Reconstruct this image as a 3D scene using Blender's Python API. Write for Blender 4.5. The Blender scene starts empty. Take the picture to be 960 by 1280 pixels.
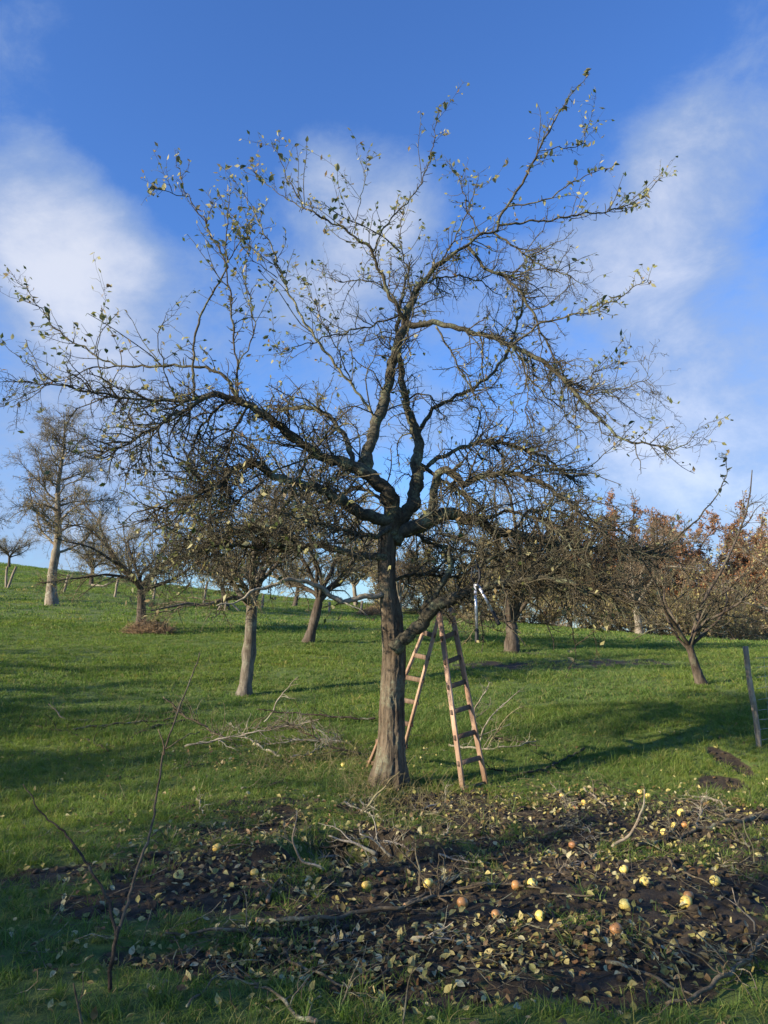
import bpy, math, random
import numpy as np
from mathutils import Vector, Matrix, noise as mnoise
R = math.radians
S = bpy.context.scene
COL = S.collection
# ------------------------------------------------------------------ camera
PITCH, CAMZ, FPX = R(8.9), 1.65, 961.0
cam_d = bpy.data.cameras.new('camera'); cam = bpy.data.objects.new('camera', cam_d); COL.objects.link(cam)
cam.location = (0, 0, CAMZ); cam.rotation_euler = (R(90) + PITCH, 0, 0)
cam_d.sensor_fit = 'HORIZONTAL'; cam_d.sensor_width = 36; cam_d.lens = 36 * FPX / 960
cam_d.clip_start = 0.05; cam_d.clip_end = 6000
S.camera = cam
CP, SP = math.cos(PITCH), math.sin(PITCH)
def ray(px, py):
    v = (py - 640) / FPX
    dy, dz = CP + v * SP, SP - v * CP
    return (px - 480) / FPX / dy, dz / dy
def at(px, py, D):                       # pixel + forward distance -> world point
    a, b = ray(px, py)
    return np.array((a * D, D, CAMZ + b * D))
# ------------------------------------------------------------------ sun + sky
SUN_EL, SUN_BACK = R(20), R(27)
to_sun = Vector((-math.cos(SUN_EL) * math.cos(SUN_BACK), -math.cos(SUN_EL) * math.sin(SUN_BACK), math.sin(SUN_EL)))
sl = bpy.data.lights.new('sun', 'SUN'); sl.energy = 5.0; sl.angle = R(0.6); sl.color = (1.0, 0.86, 0.66)
so = bpy.data.objects.new('sun', sl); COL.objects.link(so); so.rotation_euler = to_sun.to_track_quat('Z', 'Y').to_euler(); so.location = (-40, -12, 30)
W = bpy.data.worlds.new('World'); S.world = W; W.use_nodes = True
S.view_settings.view_transform = 'Standard'; S.view_settings.look = 'None'; S.view_settings.gamma = 1
S.view_settings.exposure = 1.0
S.cycles.use_denoising = True
S.cycles.max_bounces = 6; S.cycles.transparent_max_bounces = 6
class NT:
    def __init__(s, t): s.t = t
    def n(s, typ, **kw):
        nd = s.t.nodes.new(typ)
        for k, v in kw.items():
            if k.startswith('i_'):
                key = k[2:]; key = int(key) if key.isdigit() else key.replace('_', ' ')
                nd.inputs[key].default_value = v
            else: setattr(nd, k, v)
        return nd
    def l(s, a, b): s.t.links.new(a, b)
    def math(s, op, a, b=None, c=None, clamp=False):
        nd = s.t.nodes.new('ShaderNodeMath'); nd.operation = op; nd.use_clamp = clamp
        for i, x in enumerate((a, b, c)):
            if x is None: continue
            if hasattr(x, 'is_linked'): s.l(x, nd.inputs[i])
            else: nd.inputs[i].default_value = x
        return nd.outputs[0]
    def mix(s, f, a, b, blend='MIX'):
        nd = s.t.nodes.new('ShaderNodeMix'); nd.data_type = 'RGBA'; nd.blend_type = blend
        for k, x in ((0, f), (6, a), (7, b)):
            if hasattr(x, 'is_linked'): s.l(x, nd.inputs[k])
            else: nd.inputs[k].default_value = (*x, 1) if isinstance(x, tuple) and len(x) == 3 else x
        return nd.outputs[2]
    def ramp(s, f, stops, interp='LINEAR'):
        nd = s.t.nodes.new('ShaderNodeValToRGB'); cr = nd.color_ramp; cr.interpolation = interp
        while len(cr.elements) < len(stops): cr.elements.new(0.5)
        for e, (p, c) in zip(cr.elements, stops): e.position = p; e.color = (*c, 1)
        s.l(f, nd.inputs[0]); return nd.outputs[0]
    def noise(s, vec, scale, detail=4, rough=.55, dist=0, out=0):
        nd = s.n('ShaderNodeTexNoise', i_Scale=scale, i_Detail=detail, i_Roughness=rough, i_Distortion=dist)
        if vec is not None: s.l(vec, nd.inputs['Vector'])
        return nd.outputs[out]
    def mr(s, v, a, b, c=0, d=1, typ='SMOOTHSTEP'):
        nd = s.t.nodes.new('ShaderNodeMapRange'); nd.interpolation_type = typ
        s.l(v, nd.inputs[0])
        for i, x in enumerate((a, b, c, d)): nd.inputs[1 + i].default_value = x
        return nd.outputs[0]
def build_world():
    t = NT(W.node_tree); W.node_tree.nodes.clear()
    sky = t.n('ShaderNodeTexSky', sky_type='NISHITA'); sky.sun_disc = False
    sky.sun_elevation = SUN_EL; sky.sun_rotation = R(270) - SUN_BACK; sky.air_density = 1.0; sky.dust_density = 0.35; sky.ozone_density = 2.2
    hs = t.n('ShaderNodeHueSaturation', i_Saturation=1.12, i_Hue=.508); t.l(sky.outputs[0], hs.inputs['Color'])
    skyc = t.mix(1.0, hs.outputs[0], (.74, 1.03, 1.40), 'MULTIPLY')
    co = t.n('ShaderNodeTexCoord').outputs['Generated']
    mp = t.n('ShaderNodeMapping'); mp.inputs['Scale'].default_value = (1, 1, 1.5); t.l(co, mp.inputs[0]); v = mp.outputs[0]
    n1 = t.noise(v, 2.6, 9, .55, .1); n2 = t.noise(v, 7.0, 10, .66, .25); n3 = t.noise(v, 1.1, 3, .5)
    base = t.math('ADD', t.math('MULTIPLY', n1, .55), t.math('MULTIPLY', n2, .45))
    base = t.math('ADD', base, t.math('MULTIPLY', t.math('SUBTRACT', n3, .5), .35))
    # cloud banks seen in the photograph: (pixel, inner deg, outer deg, weight)
    banks = [((75, 295), .5, 8, .36), ((20, 330), 2, 11, .08), ((120, 380), 1, 9, .13), ((55, 85), .5, 6, .15), ((475, 205), 1, 8, .30), ((430, 290), 1, 9, .13),
             ((900, 400), 2, 16, .14), ((790, 270), 1, 9, .13), ((900, 110), 1, 10, .13), ((960, 520), 2, 12, .06), ((700, 560), 2, 14, .05),
             ((300, 430), 2, 11, .10), ((60, 620), 2, 14, .22), ((820, 620), 2, 14, .12), ((480, 620), 2, 12, .14), ((330, 90), 3, 13, -.2), ((620, 60), 3, 15, -.22), ((340, 370), 1, 6, -.08), ((180, 170), 1, 9, -.12), ((760, 470), 1, 6, -.06)]
    acc = base
    for (px, py), a, b, w in banks:
        q = at(px, py, 1.0) - np.array((0, 0, CAMZ)); q /= np.linalg.norm(q)
        d = t.n('ShaderNodeVectorMath', operation='DOT_PRODUCT'); t.l(co, d.inputs[0]); d.inputs[1].default_value = q
        m = t.mr(d.outputs['Value'], math.cos(R(b)), math.cos(R(a)), 0, w * .8)
        acc = t.math('ADD', acc, m)
    cov = t.mr(acc, .515, .76)
    sep = t.n('ShaderNodeSeparateXYZ'); t.l(co, sep.inputs[0])
    hz = t.mr(sep.outputs[2], .0, .30, .55, 0)
    cov = t.math('MAXIMUM', cov, hz)
    cov = t.math('MULTIPLY', cov, .78)
    ccol = t.mix(t.mr(acc, .68, .96), (1.85, 2.5, 3.85), (4.7, 4.8, 5.1))
    fin = t.mix(cov, skyc, ccol)
    bg = t.n('ShaderNodeBackground', i_Strength=.095); t.l(fin, bg.inputs[0])
    out = t.n('ShaderNodeOutputWorld'); t.l(bg.outputs[0], out.inputs[0])
build_world()
# ------------------------------------------------------------------ helpers
def tag(o, label=None, cat=None, group=None, kind=None):
    if label: o['label'] = label
    if cat: o['category'] = cat
    if group: o['group'] = group
    if kind: o['kind'] = kind
    return o
def link(name, me, parent=None, loc=None):
    o = bpy.data.objects.new(name, me); COL.objects.link(o)
    if parent: o.parent = parent
    if loc is not None: o.location = loc
    return o
def empty(name, loc): return link(name, None, None, loc)
def mesh_np(name, V, Q, mat=None, smooth=True, T=None):
    """V (n,3); Q (m,4) quads, T (k,3) triangles"""
    me = bpy.data.meshes.new(name)
    V = np.asarray(V, np.float32).reshape(-1, 3)
    Q = np.zeros((0, 4), np.int32) if Q is None else np.asarray(Q, np.int32).reshape(-1, 4)
    T = np.zeros((0, 3), np.int32) if T is None else np.asarray(T, np.int32).reshape(-1, 3)
    me.vertices.add(len(V)); me.vertices.foreach_set('co', V.ravel())
    lv = np.concatenate((Q.ravel(), T.ravel())); me.loops.add(len(lv)); me.loops.foreach_set('vertex_index', lv)
    st = np.concatenate((np.arange(len(Q)) * 4, len(Q) * 4 + np.arange(len(T)) * 3)).astype(np.int32)
    me.polygons.add(len(st)); me.polygons.foreach_set('loop_start', st)
    me.update(calc_edges=True); me.validate()
    if smooth: me.polygons.foreach_set('use_smooth', np.ones(len(me.polygons), bool))
    if mat: me.materials.append(mat)
    return me
class Acc:
    """collects vertex/face blocks into one mesh"""
    def __init__(s): s.v, s.q, s.t, s.n = [], [], [], 0
    def add(s, V, Q=None, T=None):
        V = np.asarray(V, float).reshape(-1, 3)
        if Q is not None: s.q.append(np.asarray(Q).reshape(-1, 4) + s.n)
        if T is not None: s.t.append(np.asarray(T).reshape(-1, 3) + s.n)
        s.v.append(V); s.n += len(V)
    def mesh(s, name, mat, smooth=True):
        return mesh_np(name, np.concatenate(s.v), np.concatenate(s.q) if s.q else None, mat, smooth, np.concatenate(s.t) if s.t else None)
def norm(a): return a / np.maximum(np.linalg.norm(a, axis=-1, keepdims=True), 1e-9)
def tubes(P, Rd, k=3, caps=False):
    P = np.asarray(P, float); Rd = np.asarray(Rd, float)
    if P.ndim == 2: P, Rd = P[None], Rd[None]
    N, n, _ = P.shape
    if N == 0: return np.zeros((0, 3)), np.zeros((0, 4), int)
    T = norm(np.gradient(P, axis=1))
    ax = np.argmin(np.abs(T).max(axis=1), axis=1); ref = np.eye(3)[ax][:, None, :]
    U = norm(np.cross(T, np.broadcast_to(ref, T.shape))); Vv = np.cross(T, U)
    a = np.arange(k) * 2 * math.pi / k
    ring = P[:, :, None] + Rd[:, :, None, None] * (np.cos(a)[None, None, :, None] * U[:, :, None] + np.sin(a)[None, None, :, None] * Vv[:, :, None])
    i = np.arange(N)[:, None, None] * n * k; j = np.arange(n - 1)[None, :, None] * k; s = np.arange(k)[None, None]; s2 = (s + 1) % k
    Q = np.stack(np.broadcast_arrays(i + j + s, i + j + s2, i + j + k + s2, i + j + k + s), -1).reshape(-1, 4)
    return ring.reshape(-1, 3), Q
def capped(P, Rd, k):
    """one tube whose ends close"""
    P = np.asarray(P, float); Rd = np.asarray(Rd, float)
    d0, d1 = norm(P[0] - P[1]), norm(P[-1] - P[-2])
    P = np.concatenate(([P[0] + d0 * Rd[0] * .12], P, [P[-1] + d1 * Rd[-1] * .12])); Rd = np.concatenate(([Rd[0] * .02], Rd, [Rd[-1] * .02]))
    return tubes(P, Rd, k)
def catmull(P, step):
    P = np.asarray(P, float)
    if len(P) < 3:
        n = max(2, int(np.linalg.norm(P[-1, :3] - P[0, :3]) / step) + 1); t = np.linspace(0, 1, n)[:, None]; return P[0] * (1 - t) + P[-1] * t
    E = np.concatenate(([2 * P[0] - P[1]], P, [2 * P[-1] - P[-2]])); out = []
    for i in range(1, len(E) - 2):
        p0, p1, p2, p3 = E[i - 1:i + 3]; m = max(1, int(np.linalg.norm((p2 - p1)[:3]) / step))
        t = (np.arange(m) / m)[:, None]
        out.append(.5 * (2 * p1 + (p2 - p0) * t + (2 * p0 - 5 * p1 + 4 * p2 - p3) * t ** 2 + (3 * p1 - p0 - 3 * p2 + p3) * t ** 3))
    return np.concatenate(out + [P[-1:]])
def resample(P, n):
    d = np.concatenate(([0], np.cumsum(np.linalg.norm(np.diff(P[:, :3], axis=0), axis=1)))); t = np.linspace(0, d[-1], n)
    return np.stack([np.interp(t, d, P[:, c]) for c in range(P.shape[1])], 1)
def spawn(rng, P, Rd, spacing, ln, ang, up, wander, nseg, rk=(.0035, .012), tmin=.12, rfac=.65, bend=0., taper=.55, tip=.45, dens=None):
    """children of many polylines at once: P (N,n,3) -> (M,nseg+1,3)"""
    N, n, _ = P.shape
    L = np.linalg.norm(np.diff(P, axis=1), axis=2).sum(1)
    lam = L * (1 - tmin) / spacing
    if dens is not None: lam = lam * dens
    idx = np.repeat(np.arange(N), rng.poisson(lam)); M = len(idx)
    t = rng.uniform(tmin, 1, M); f = t * (n - 1); i0 = np.minimum(f.astype(int), n - 2); w = (f - i0)[:, None]
    p0 = P[idx, i0] * (1 - w) + P[idx, i0 + 1] * w; r0 = Rd[idx, i0] * (1 - w[:, 0]) + Rd[idx, i0 + 1] * w[:, 0]
    T = norm(P[idx, i0 + 1] - P[idx, i0]); q = rng.normal(size=(M, 3)); q = norm(q - (q * T).sum(1, keepdims=True) * T)
    a = rng.normal(ang, .22, M)[:, None]
    d = norm(T * np.cos(a) + q * np.sin(a) + np.array((0, 0, up)))
    l = rng.uniform(ln[0], ln[1], M) * (1 - taper * t) * rng.uniform(.6, 1.25, M)
    pts = [p0]; p = p0
    for s in range(nseg):
        p = p + d * (l / nseg)[:, None]; pts.append(p)
        d = norm(d + rng.normal(0, wander, (M, 3)) + np.array((0, 0, bend)))
    rr = np.clip(np.minimum(r0 * rfac, rk[0] + rk[1] * l), .0022, 1)
    return np.stack(pts, 1), rr[:, None] * np.linspace(1, tip, nseg + 1)[None]
# leaves: blade in local x (length) / y (width), folded on the midrib and curled
def leaf_block(rng, C, size, D=None, flat=0.0):
    """C (M,3) stalk points -> many small leaves, 6 verts / 2 quads... each"""
    M = len(C); ln = size * rng.uniform(.65, 1.2, M)
    d = norm(rng.normal(size=(M, 3)) + (0 if D is None else D)); up = norm(rng.normal(size=(M, 3)) + np.array((0, 0, flat)))
    s = norm(np.cross(d, up)); u = np.cross(s, d)
    def pt(a, b, c): return C + d * (ln * a)[:, None] + s * (ln * b)[:, None] + u * (ln * c)[:, None]
    cu = rng.uniform(-.12, .2, M)
    V = np.stack((pt(0, 0, 0), pt(.42, .27, .08), pt(.42, 0, -.02), pt(.42, -.27, .08), pt(1, 0, cu)), 1)
    b = np.arange(M)[:, None] * 5
    T = np.concatenate((b + [0, 2, 1], b + [0, 3, 2], b + [2, 4, 1], b + [3, 4, 2]), 1).reshape(-1, 3)
    return V.reshape(-1, 3), T
# ------------------------------------------------------------------ materials
def material(name):
    m = bpy.data.materials.new(name); m.use_nodes = True; t = NT(m.node_tree)
    return m, t, m.node_tree.nodes['Principled BSDF']
def bark(name, dark, light, lichen, lich_amt=.5, stretch=.25, scale=9, bump=.6, rough=.92):
    m, t, b = material(name)
    co = t.n('ShaderNodeTexCoord').outputs['Object']
    mp = t.n('ShaderNodeMapping'); mp.inputs['Scale'].default_value = (1, 1, stretch); t.l(co, mp.inputs[0])
    n1 = t.noise(mp.outputs[0], scale * 3, 8, .65, .4); n2 = t.noise(co, scale * .6, 6, .6); n3 = t.noise(co, scale * 5, 4, .7)
    c = t.ramp(n1, [(.3, dark), (.62, light)])
    lm = t.math('MULTIPLY', t.mr(n2, .60 - lich_amt * .22, .72 - lich_amt * .2), t.mr(n3, .35, .6))
    c = t.mix(lm, c, lichen); c = t.mix(t.mr(t.noise(co, 2.2, 3), .35, .7), c, t.mix(1., c, (.62, .55, .5), 'MULTIPLY'))
    t.l(c, b.inputs['Base Color']); b.inputs['Roughness'].default_value = rough; b.inputs['Specular IOR Level'].default_value = .25
    h = t.math('ADD', n1, t.math('MULTIPLY', n3, .4)); bp = t.n('ShaderNodeBump', i_Strength=bump, i_Distance=.02); t.l(h, bp.inputs['Height']); t.l(bp.outputs[0], b.inputs['Normal'])
    return m
def leafmat(name, stops, trans=.35, island=True, rough=.6):
    m, t, b = material(name)
    rnd = t.n('ShaderNodeNewGeometry').outputs['Random Per Island'] if island else t.n('ShaderNodeObjectInfo').outputs['Random']
    c = t.ramp(rnd, stops); co = t.n('ShaderNodeTexCoord').outputs['Object']
    c = t.mix(t.mr(t.noise(co, 60, 3), .52, .7, 0, .55), c, t.mix(1., c, (.45, .33, .2), 'MULTIPLY'))
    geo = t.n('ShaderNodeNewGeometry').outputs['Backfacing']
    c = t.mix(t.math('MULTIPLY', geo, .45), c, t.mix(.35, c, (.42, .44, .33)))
    t.l(c, b.inputs['Base Color']); b.inputs['Roughness'].default_value = rough; b.inputs['Specular IOR Level'].default_value = .3
    tr = t.n('ShaderNodeBsdfTranslucent'); t.l(c, tr.inputs[0])
    mx = t.n('ShaderNodeMixShader', i_0=trans); t.l(b.outputs[0], mx.inputs[1]); t.l(tr.outputs[0], mx.inputs[2])
    out = m.node_tree.nodes['Material Output']; t.l(mx.outputs[0], out.inputs[0])
    return m
M = {}
M['trunk'] = bark('apple_trunk_bark', (.030, .023, .016), (.185, .148, .102), (.19, .19, .13), .40, .13, 7, 1.0)
M['limb'] = bark('apple_limb_bark', (.024, .022, .016), (.11, .10, .068), (.20, .23, .14), .5, 1, 9, .8)
M['twig'] = bark('apple_twig_bark', (.028, .026, .017), (.115, .10, .064), (.18, .20, .12), .4, 1, 9, .4)
M['pale'] = bark('bleached_bark', (.16, .14, .10), (.40, .36, .28), (.30, .31, .22), .4, 1, 9, .5)
M['sprout'] = bark('sprout_bark', (.13, .12, .07), (.26, .24, .13), (.30, .28, .18), .2, 1, 9, .3)
M['cutwood'] = bark('cut_wood', (.32, .17, .08), (.55, .34, .18), (.5, .4, .25), .1, .2, 20, .2)
M['fallen'] = bark('fallen_branch_bark', (.052, .042, .026), (.20, .165, .105), (.30, .32, .22), .5, 1, 8, .7)
M['sapbark'] = bark('sapling_bark', (.04, .032, .022), (.15, .12, .085), (.2, .2, .14), .3, 1, 8, .5)
M['fallen_dark'] = bark('dark_fallen_bark', (.018, .014, .010), (.075, .06, .045), (.16, .17, .12), .3, 1, 8, .7)
M['fartrunk'] = bark('far_trunk_bark', (.09, .075, .055), (.30, .26, .20), (.30, .30, .23), .5, .2, 6, .8)
M['greytrunk'] = bark('grey_trunk_bark', (.055, .048, .038), (.21, .185, .145), (.24, .24, .18), .4, .2, 6, .8)
M['darktrunk'] = bark('dark_trunk_bark', (.030, .024, .018), (.13, .105, .08), (.16, .16, .11), .3, .2, 6, .8)
M['fartwig'] = bark('far_twig_bark', (.075, .064, .040), (.23, .195, .12), (.28, .28, .17), .5, 1, 5, .2)
M['woodtwig'] = bark('wood_twig_bark', (.10, .075, .05), (.27, .21, .14), (.25, .22, .15), .3, 1, 5, .2)
M['post'] = bark('weathered_post', (.14, .115, .085), (.36, .31, .24), (.36, .37, .30), .3, .1, 10, .5)
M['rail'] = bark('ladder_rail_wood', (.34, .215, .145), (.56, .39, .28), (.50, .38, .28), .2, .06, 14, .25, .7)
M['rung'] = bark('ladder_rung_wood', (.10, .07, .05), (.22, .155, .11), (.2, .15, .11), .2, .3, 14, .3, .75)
M['dry'] = leafmat('dry_stalk', [(0, (.22, .20, .08)), (.5, (.16, .14, .06)), (1, (.34, .29, .15))], .2)
M['hay'] = leafmat('withered_grass', [(0, (.36, .25, .14)), (.5, (.24, .16, .09)), (1, (.42, .31, .18))], .2)
M['leaf'] = leafmat('apple_leaf', [(0, (.055, .085, .018)), (.2, (.11, .14, .03)), (.42, (.28, .27, .08)), (.8, (.46, .42, .21)), (1, (.26, .15, .06))], .4)
M['leaf1'] = leafmat('single_apple_leaf', [(0, (.055, .085, .02)), (.3, (.10, .13, .035)), (.55, (.26, .25, .09)), (.85, (.44, .41, .22)), (1, (.28, .16, .06))], .4, False)
M['litter'] = leafmat('fallen_leaf', [(0, (.11, .06, .028)), (.25, (.19, .135, .045)), (.5, (.26, .25, .07)), (.75, (.42, .36, .12)), (.9, (.46, .43, .24)), (1, (.26, .13, .05))], .15, False)
M['gold'] = leafmat('golden_leaf', [(0, (.30, .22, .05)), (.5, (.40, .27, .06)), (1, (.30, .15, .04))], .35)
M['olive'] = leafmat('olive_leaf', [(0, (.16, .18, .05)), (.5, (.29, .27, .08)), (1, (.36, .25, .08))], .35)
M['beech'] = leafmat('beech_leaf', [(0, (.26, .105, .045)), (.5, (.33, .145, .06)), (1, (.24, .13, .05))], .3)
M['yellow'] = leafmat('pale_yellow_leaf', [(0, (.34, .29, .10)), (.5, (.43, .36, .14)), (1, (.30, .27, .09))], .35)
M['grass'] = None
def grass_mat():
    m, t, b = material('meadow_grass')
    rnd = t.n('ShaderNodeObjectInfo').outputs['Random']; isl = t.n('ShaderNodeNewGeometry').outputs['Random Per Island']
    pos = t.n('ShaderNodeNewGeometry').outputs['Position']
    c = t.ramp(rnd, [(0, (.070, .130, .022)), (.5, (.120, .195, .046)), (.9, (.175, .240, .066)), (1, (.23, .22, .08))])
    c = t.mix(t.mr(t.noise(pos, .35, 4), .4, .65), c, t.mix(1., c, (1.3, 1.15, .9), 'MULTIPLY'))
    c = t.mix(t.mr(isl, .88, .97), c, (.26, .22, .09))
    t.l(c, b.inputs['Base Color']); b.inputs['Roughness'].default_value = .55; b.inputs['Specular IOR Level'].default_value = .3
    tr = t.n('ShaderNodeBsdfTranslucent'); t.l(t.mix(1., c, (1.2, 1.35, .75), 'MULTIPLY'), tr.inputs[0])
    mx = t.n('ShaderNodeMixShader', i_0=.45); t.l(b.outputs[0], mx.inputs[1]); t.l(tr.outputs[0], mx.inputs[2])
    t.l(mx.outputs[0], m.node_tree.nodes['Material Output'].inputs[0]); return m
M['grass'] = grass_mat()
def ground_mat():
    m, t, b = material('meadow_ground')
    pos = t.n('ShaderNodeNewGeometry').outputs['Position']
    at_ = t.n('ShaderNodeAttribute', attribute_name='mud').outputs['Fac']
    n1 = t.noise(pos, 1.2, 6, .6); n2 = t.noise(pos, 14, 8, .7); n3 = t.noise(pos, 60, 4, .7)
    g = t.ramp(n2, [(.25, (.045, .072, .014)), (.6, (.110, .160, .030)), (.8, (.16, .18, .045))])
    g = t.mix(t.mr(n1, .4, .65), g, t.mix(1., g, (1.25, 1.1, .8), 'MULTIPLY'))
    s = t.ramp(n2, [(.3, (.020, .0140, .0075)), (.55, (.046, .033, .0175)), (.75, (.080, .058, .031))])
    s = t.mix(t.mr(n3, .55, .75, 0, .6), s, (.10, .077, .042))
    f = t.math('ADD', at_, t.math('MULTIPLY', t.math('SUBTRACT', n2, .5), .5)); c = t.mix(t.mr(f, .3, .55), g, s)
    t.l(c, b.inputs['Base Color']); b.inputs['Roughness'].default_value = .85; b.inputs['Specular IOR Level'].default_value = .35
    bp = t.n('ShaderNodeBump', i_Strength=.9, i_Distance=.03); t.l(t.math('ADD', n2, t.math('MULTIPLY', n3, .5)), bp.inputs['Height']); t.l(bp.outputs[0], b.inputs['Normal'])
    return m
M['ground'] = ground_mat()
def plain(name, col, rough=.5, metal=0., bump=0., var=.25):
    m, t, b = material(name); co = t.n('ShaderNodeTexCoord').outputs['Object']; n = t.noise(co, 25, 5)
    t.l(t.mix(t.mr(n, .35, .7), tuple(x * (1 - var) for x in col), col), b.inputs['Base Color']); b.inputs['Roughness'].default_value = rough; b.inputs['Metallic'].default_value = metal
    if bump:
        bp = t.n('ShaderNodeBump', i_Strength=bump, i_Distance=.003); t.l(n, bp.inputs['Height']); t.l(bp.outputs[0], b.inputs['Normal'])
    return m
M['alu'] = plain('brushed_tube', (.75, .77, .80), .35, .6); M['rubber'] = plain('black_grip', (.012, .012, .013), .6); M['steel'] = plain('blade_steel', (.35, .35, .36), .4, .9)
M['wire'] = plain('galvanised_wire', (.42, .43, .44), .5, .6); M['soil'] = plain('clod_soil', (.052, .037, .020), .95, 0, 1.0, .55)
def apple_mat(name, stops):
    m, t, b = material(name); rnd = t.n('ShaderNodeObjectInfo').outputs['Random']; co = t.n('ShaderNodeTexCoord').outputs['Object']
    c = t.ramp(rnd, stops); c = t.mix(t.mr(t.noise(co, 22, 4), .56, .76, 0, .6), c, (.48, .26, .07)); c = t.mix(t.mr(t.noise(co, 60, 3), .64, .74, 0, .8), c, (.12, .06, .03))
    t.l(c, b.inputs['Base Color']); b.inputs['Roughness'].default_value = .42; return m
M['apple'] = apple_mat('windfall_apple_skin', [(0, (.80, .62, .12)), (.5, (.84, .66, .18)), (1, (.78, .52, .11))])
M['rot'] = apple_mat('bruised_apple_skin', [(0, (.42, .20, .07)), (.5, (.50, .25, .08)), (1, (.34, .15, .06))])
M['flesh'] = plain('brown_apple_flesh', (.20, .085, .03), .7, 0, .5)
# ------------------------------------------------------------------ terrain height
def tps_fit(P, z, lam=.4):
    d = np.linalg.norm(P[:, None] - P[None], axis=2); K = np.where(d > 0, d * d * np.log(np.maximum(d, 1e-9)), 0) + lam * np.eye(len(P))
    A = np.zeros((len(P) + 3,) * 2); Q = np.c_[np.ones(len(P)), P]
    A[:-3, :-3] = K; A[:-3, -3:] = Q; A[-3:, :-3] = Q.T
    return np.linalg.solve(A, np.r_[z, 0, 0, 0])
_c = [(305, 868, 15), (175, 788, 24), (65, 755, 32), (385, 803, 22), (640, 812, 22), (875, 850, 15), (948, 930, 9.8), (79, 745, 40), (254, 757, 40), (7, 738, 40), (450, 768, 42),
      (0, 705, 72), (300, 740, 66), (480, 757, 60), (600, 772, 57), (700, 787, 54), (900, 803, 49), (150, 722, 70)]
CT = [tuple(at(*c)) for c in _c] + [(x, y, 0) for x in (-5, -2.5, 0, 2.5, 4.2) for y in (1, 3.5, 6, 8.6)] + [(-9, 0, .35), (-9, 7, .6), (8, 0, -.1), (7, 6, .0), (-24, 10, 1.6), (-28, 0, 1.4), (26, 20, .6), (40, 48, -1.), (-14, 20, 1.6)]
CT = np.array(CT); _P = CT[:, :2] / 10; _w = tps_fit(_P, CT[:, 2], .02)
def height_base(x, y):
    x = np.asarray(x, float); y = np.asarray(y, float); x, y = np.broadcast_arrays(x, y)
    xx = np.clip(x, -45, 45); yc = np.clip(60 - .4 * xx, 48, 74); yy = np.clip(np.minimum(y, yc), -10, 80)
    q = np.stack((xx.ravel(), yy.ravel()), 1) / 10; out = np.zeros(len(q))
    for a in range(0, len(q), 20000):
        d = np.linalg.norm(q[a:a + 20000, None] - _P[None], axis=2); K = np.where(d > 0, d * d * np.log(np.maximum(d, 1e-9)), 0)
        out[a:a + 20000] = K @ _w[:-3] + _w[-3] + q[a:a + 20000] @ _w[-2:]
    out = out.reshape(x.shape)
    return out - .085 * np.maximum(0, y - yc) * np.exp(-np.maximum(0, y - yc) / 600)
def vnoise(x, y, s, seed=0, oct=3):
    """smooth value noise, vectorised, about -1..1"""
    o = 0; amp = 1; tot = 0
    for k in range(oct):
        u, v = x / s * 2 ** k + 37.7 * k + seed, y / s * 2 ** k - 11.3 * k + seed * 1.7
        i, j = np.floor(u), np.floor(v); f, g = u - i, v - j; f = f * f * (3 - 2 * f); g = g * g * (3 - 2 * g)
        h = lambda a, b: np.modf(np.abs(np.sin(a * 127.1 + b * 311.7 + seed * 74.7) * 43758.5453))[0]
        o = o + amp * ((h(i, j) * (1 - f) + h(i + 1, j) * f) * (1 - g) + (h(i, j + 1) * (1 - f) + h(i + 1, j + 1) * f) * g); tot += amp; amp *= .5
    return o / tot * 2 - 1
_flatG = {}
def flat(px, py):                         # ground point of a pixel on the smooth terrain
    a, b = ray(px, py); D = np.linspace(2.5, 75, 3000); hit = np.nonzero(CAMZ + b * D <= height_base(a * D, D))[0]
    d = D[hit[0]] if len(hit) else 75
    return a * d, d
MUD = [(*flat(px, py), rx, ry, w) for px, py, rx, ry, w in [(520, 1105, 1.6, .9, 1), (800, 1100, 1.0, .8, 1), (640, 1170, 1.5, .45, 1), (265, 1095, .75, .65, .9), (450, 1030, 1.5, .8, .55),
       (800, 1020, 1.5, .75, .75), (170, 1130, .6, .25, .8), (560, 1225, .55, .2, .8), (800, 1225, .5, .22, .8), (914, 950, .13, .5, .9), (905, 978, .28, .3, .8), (640, 1005, 1.3, .5, .7), (770, 1045, 1.3, .5, .8), (890, 1060, .6, .5, .8), (330, 1010, .9, .5, .5), (330, 1195, .7, .2, .75), (95, 1095, .6, .3, .6), (380, 1160, .6, .3, .8)]]
MUD += [(*flat(700, 830), 3.0, 1.0, .55), (*flat(640, 815), 1.2, .8, .6)]
HOLE = flat(440, 1064)
def mud(x, y):
    m = np.zeros(np.broadcast(x, y).shape)
    for cx, cy, rx, ry, w in MUD:
        d = np.sqrt(((x - cx) / rx) ** 2 + ((y - cy) / ry) ** 2); m = np.maximum(m, w * np.clip((1.35 - d) / .6, 0, 1))
    return np.clip(m + (.45 * vnoise(x, y, .5, 3) + .35 * vnoise(x, y, .16, 14, 2)) * (m > .02), 0, 1)
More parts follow.
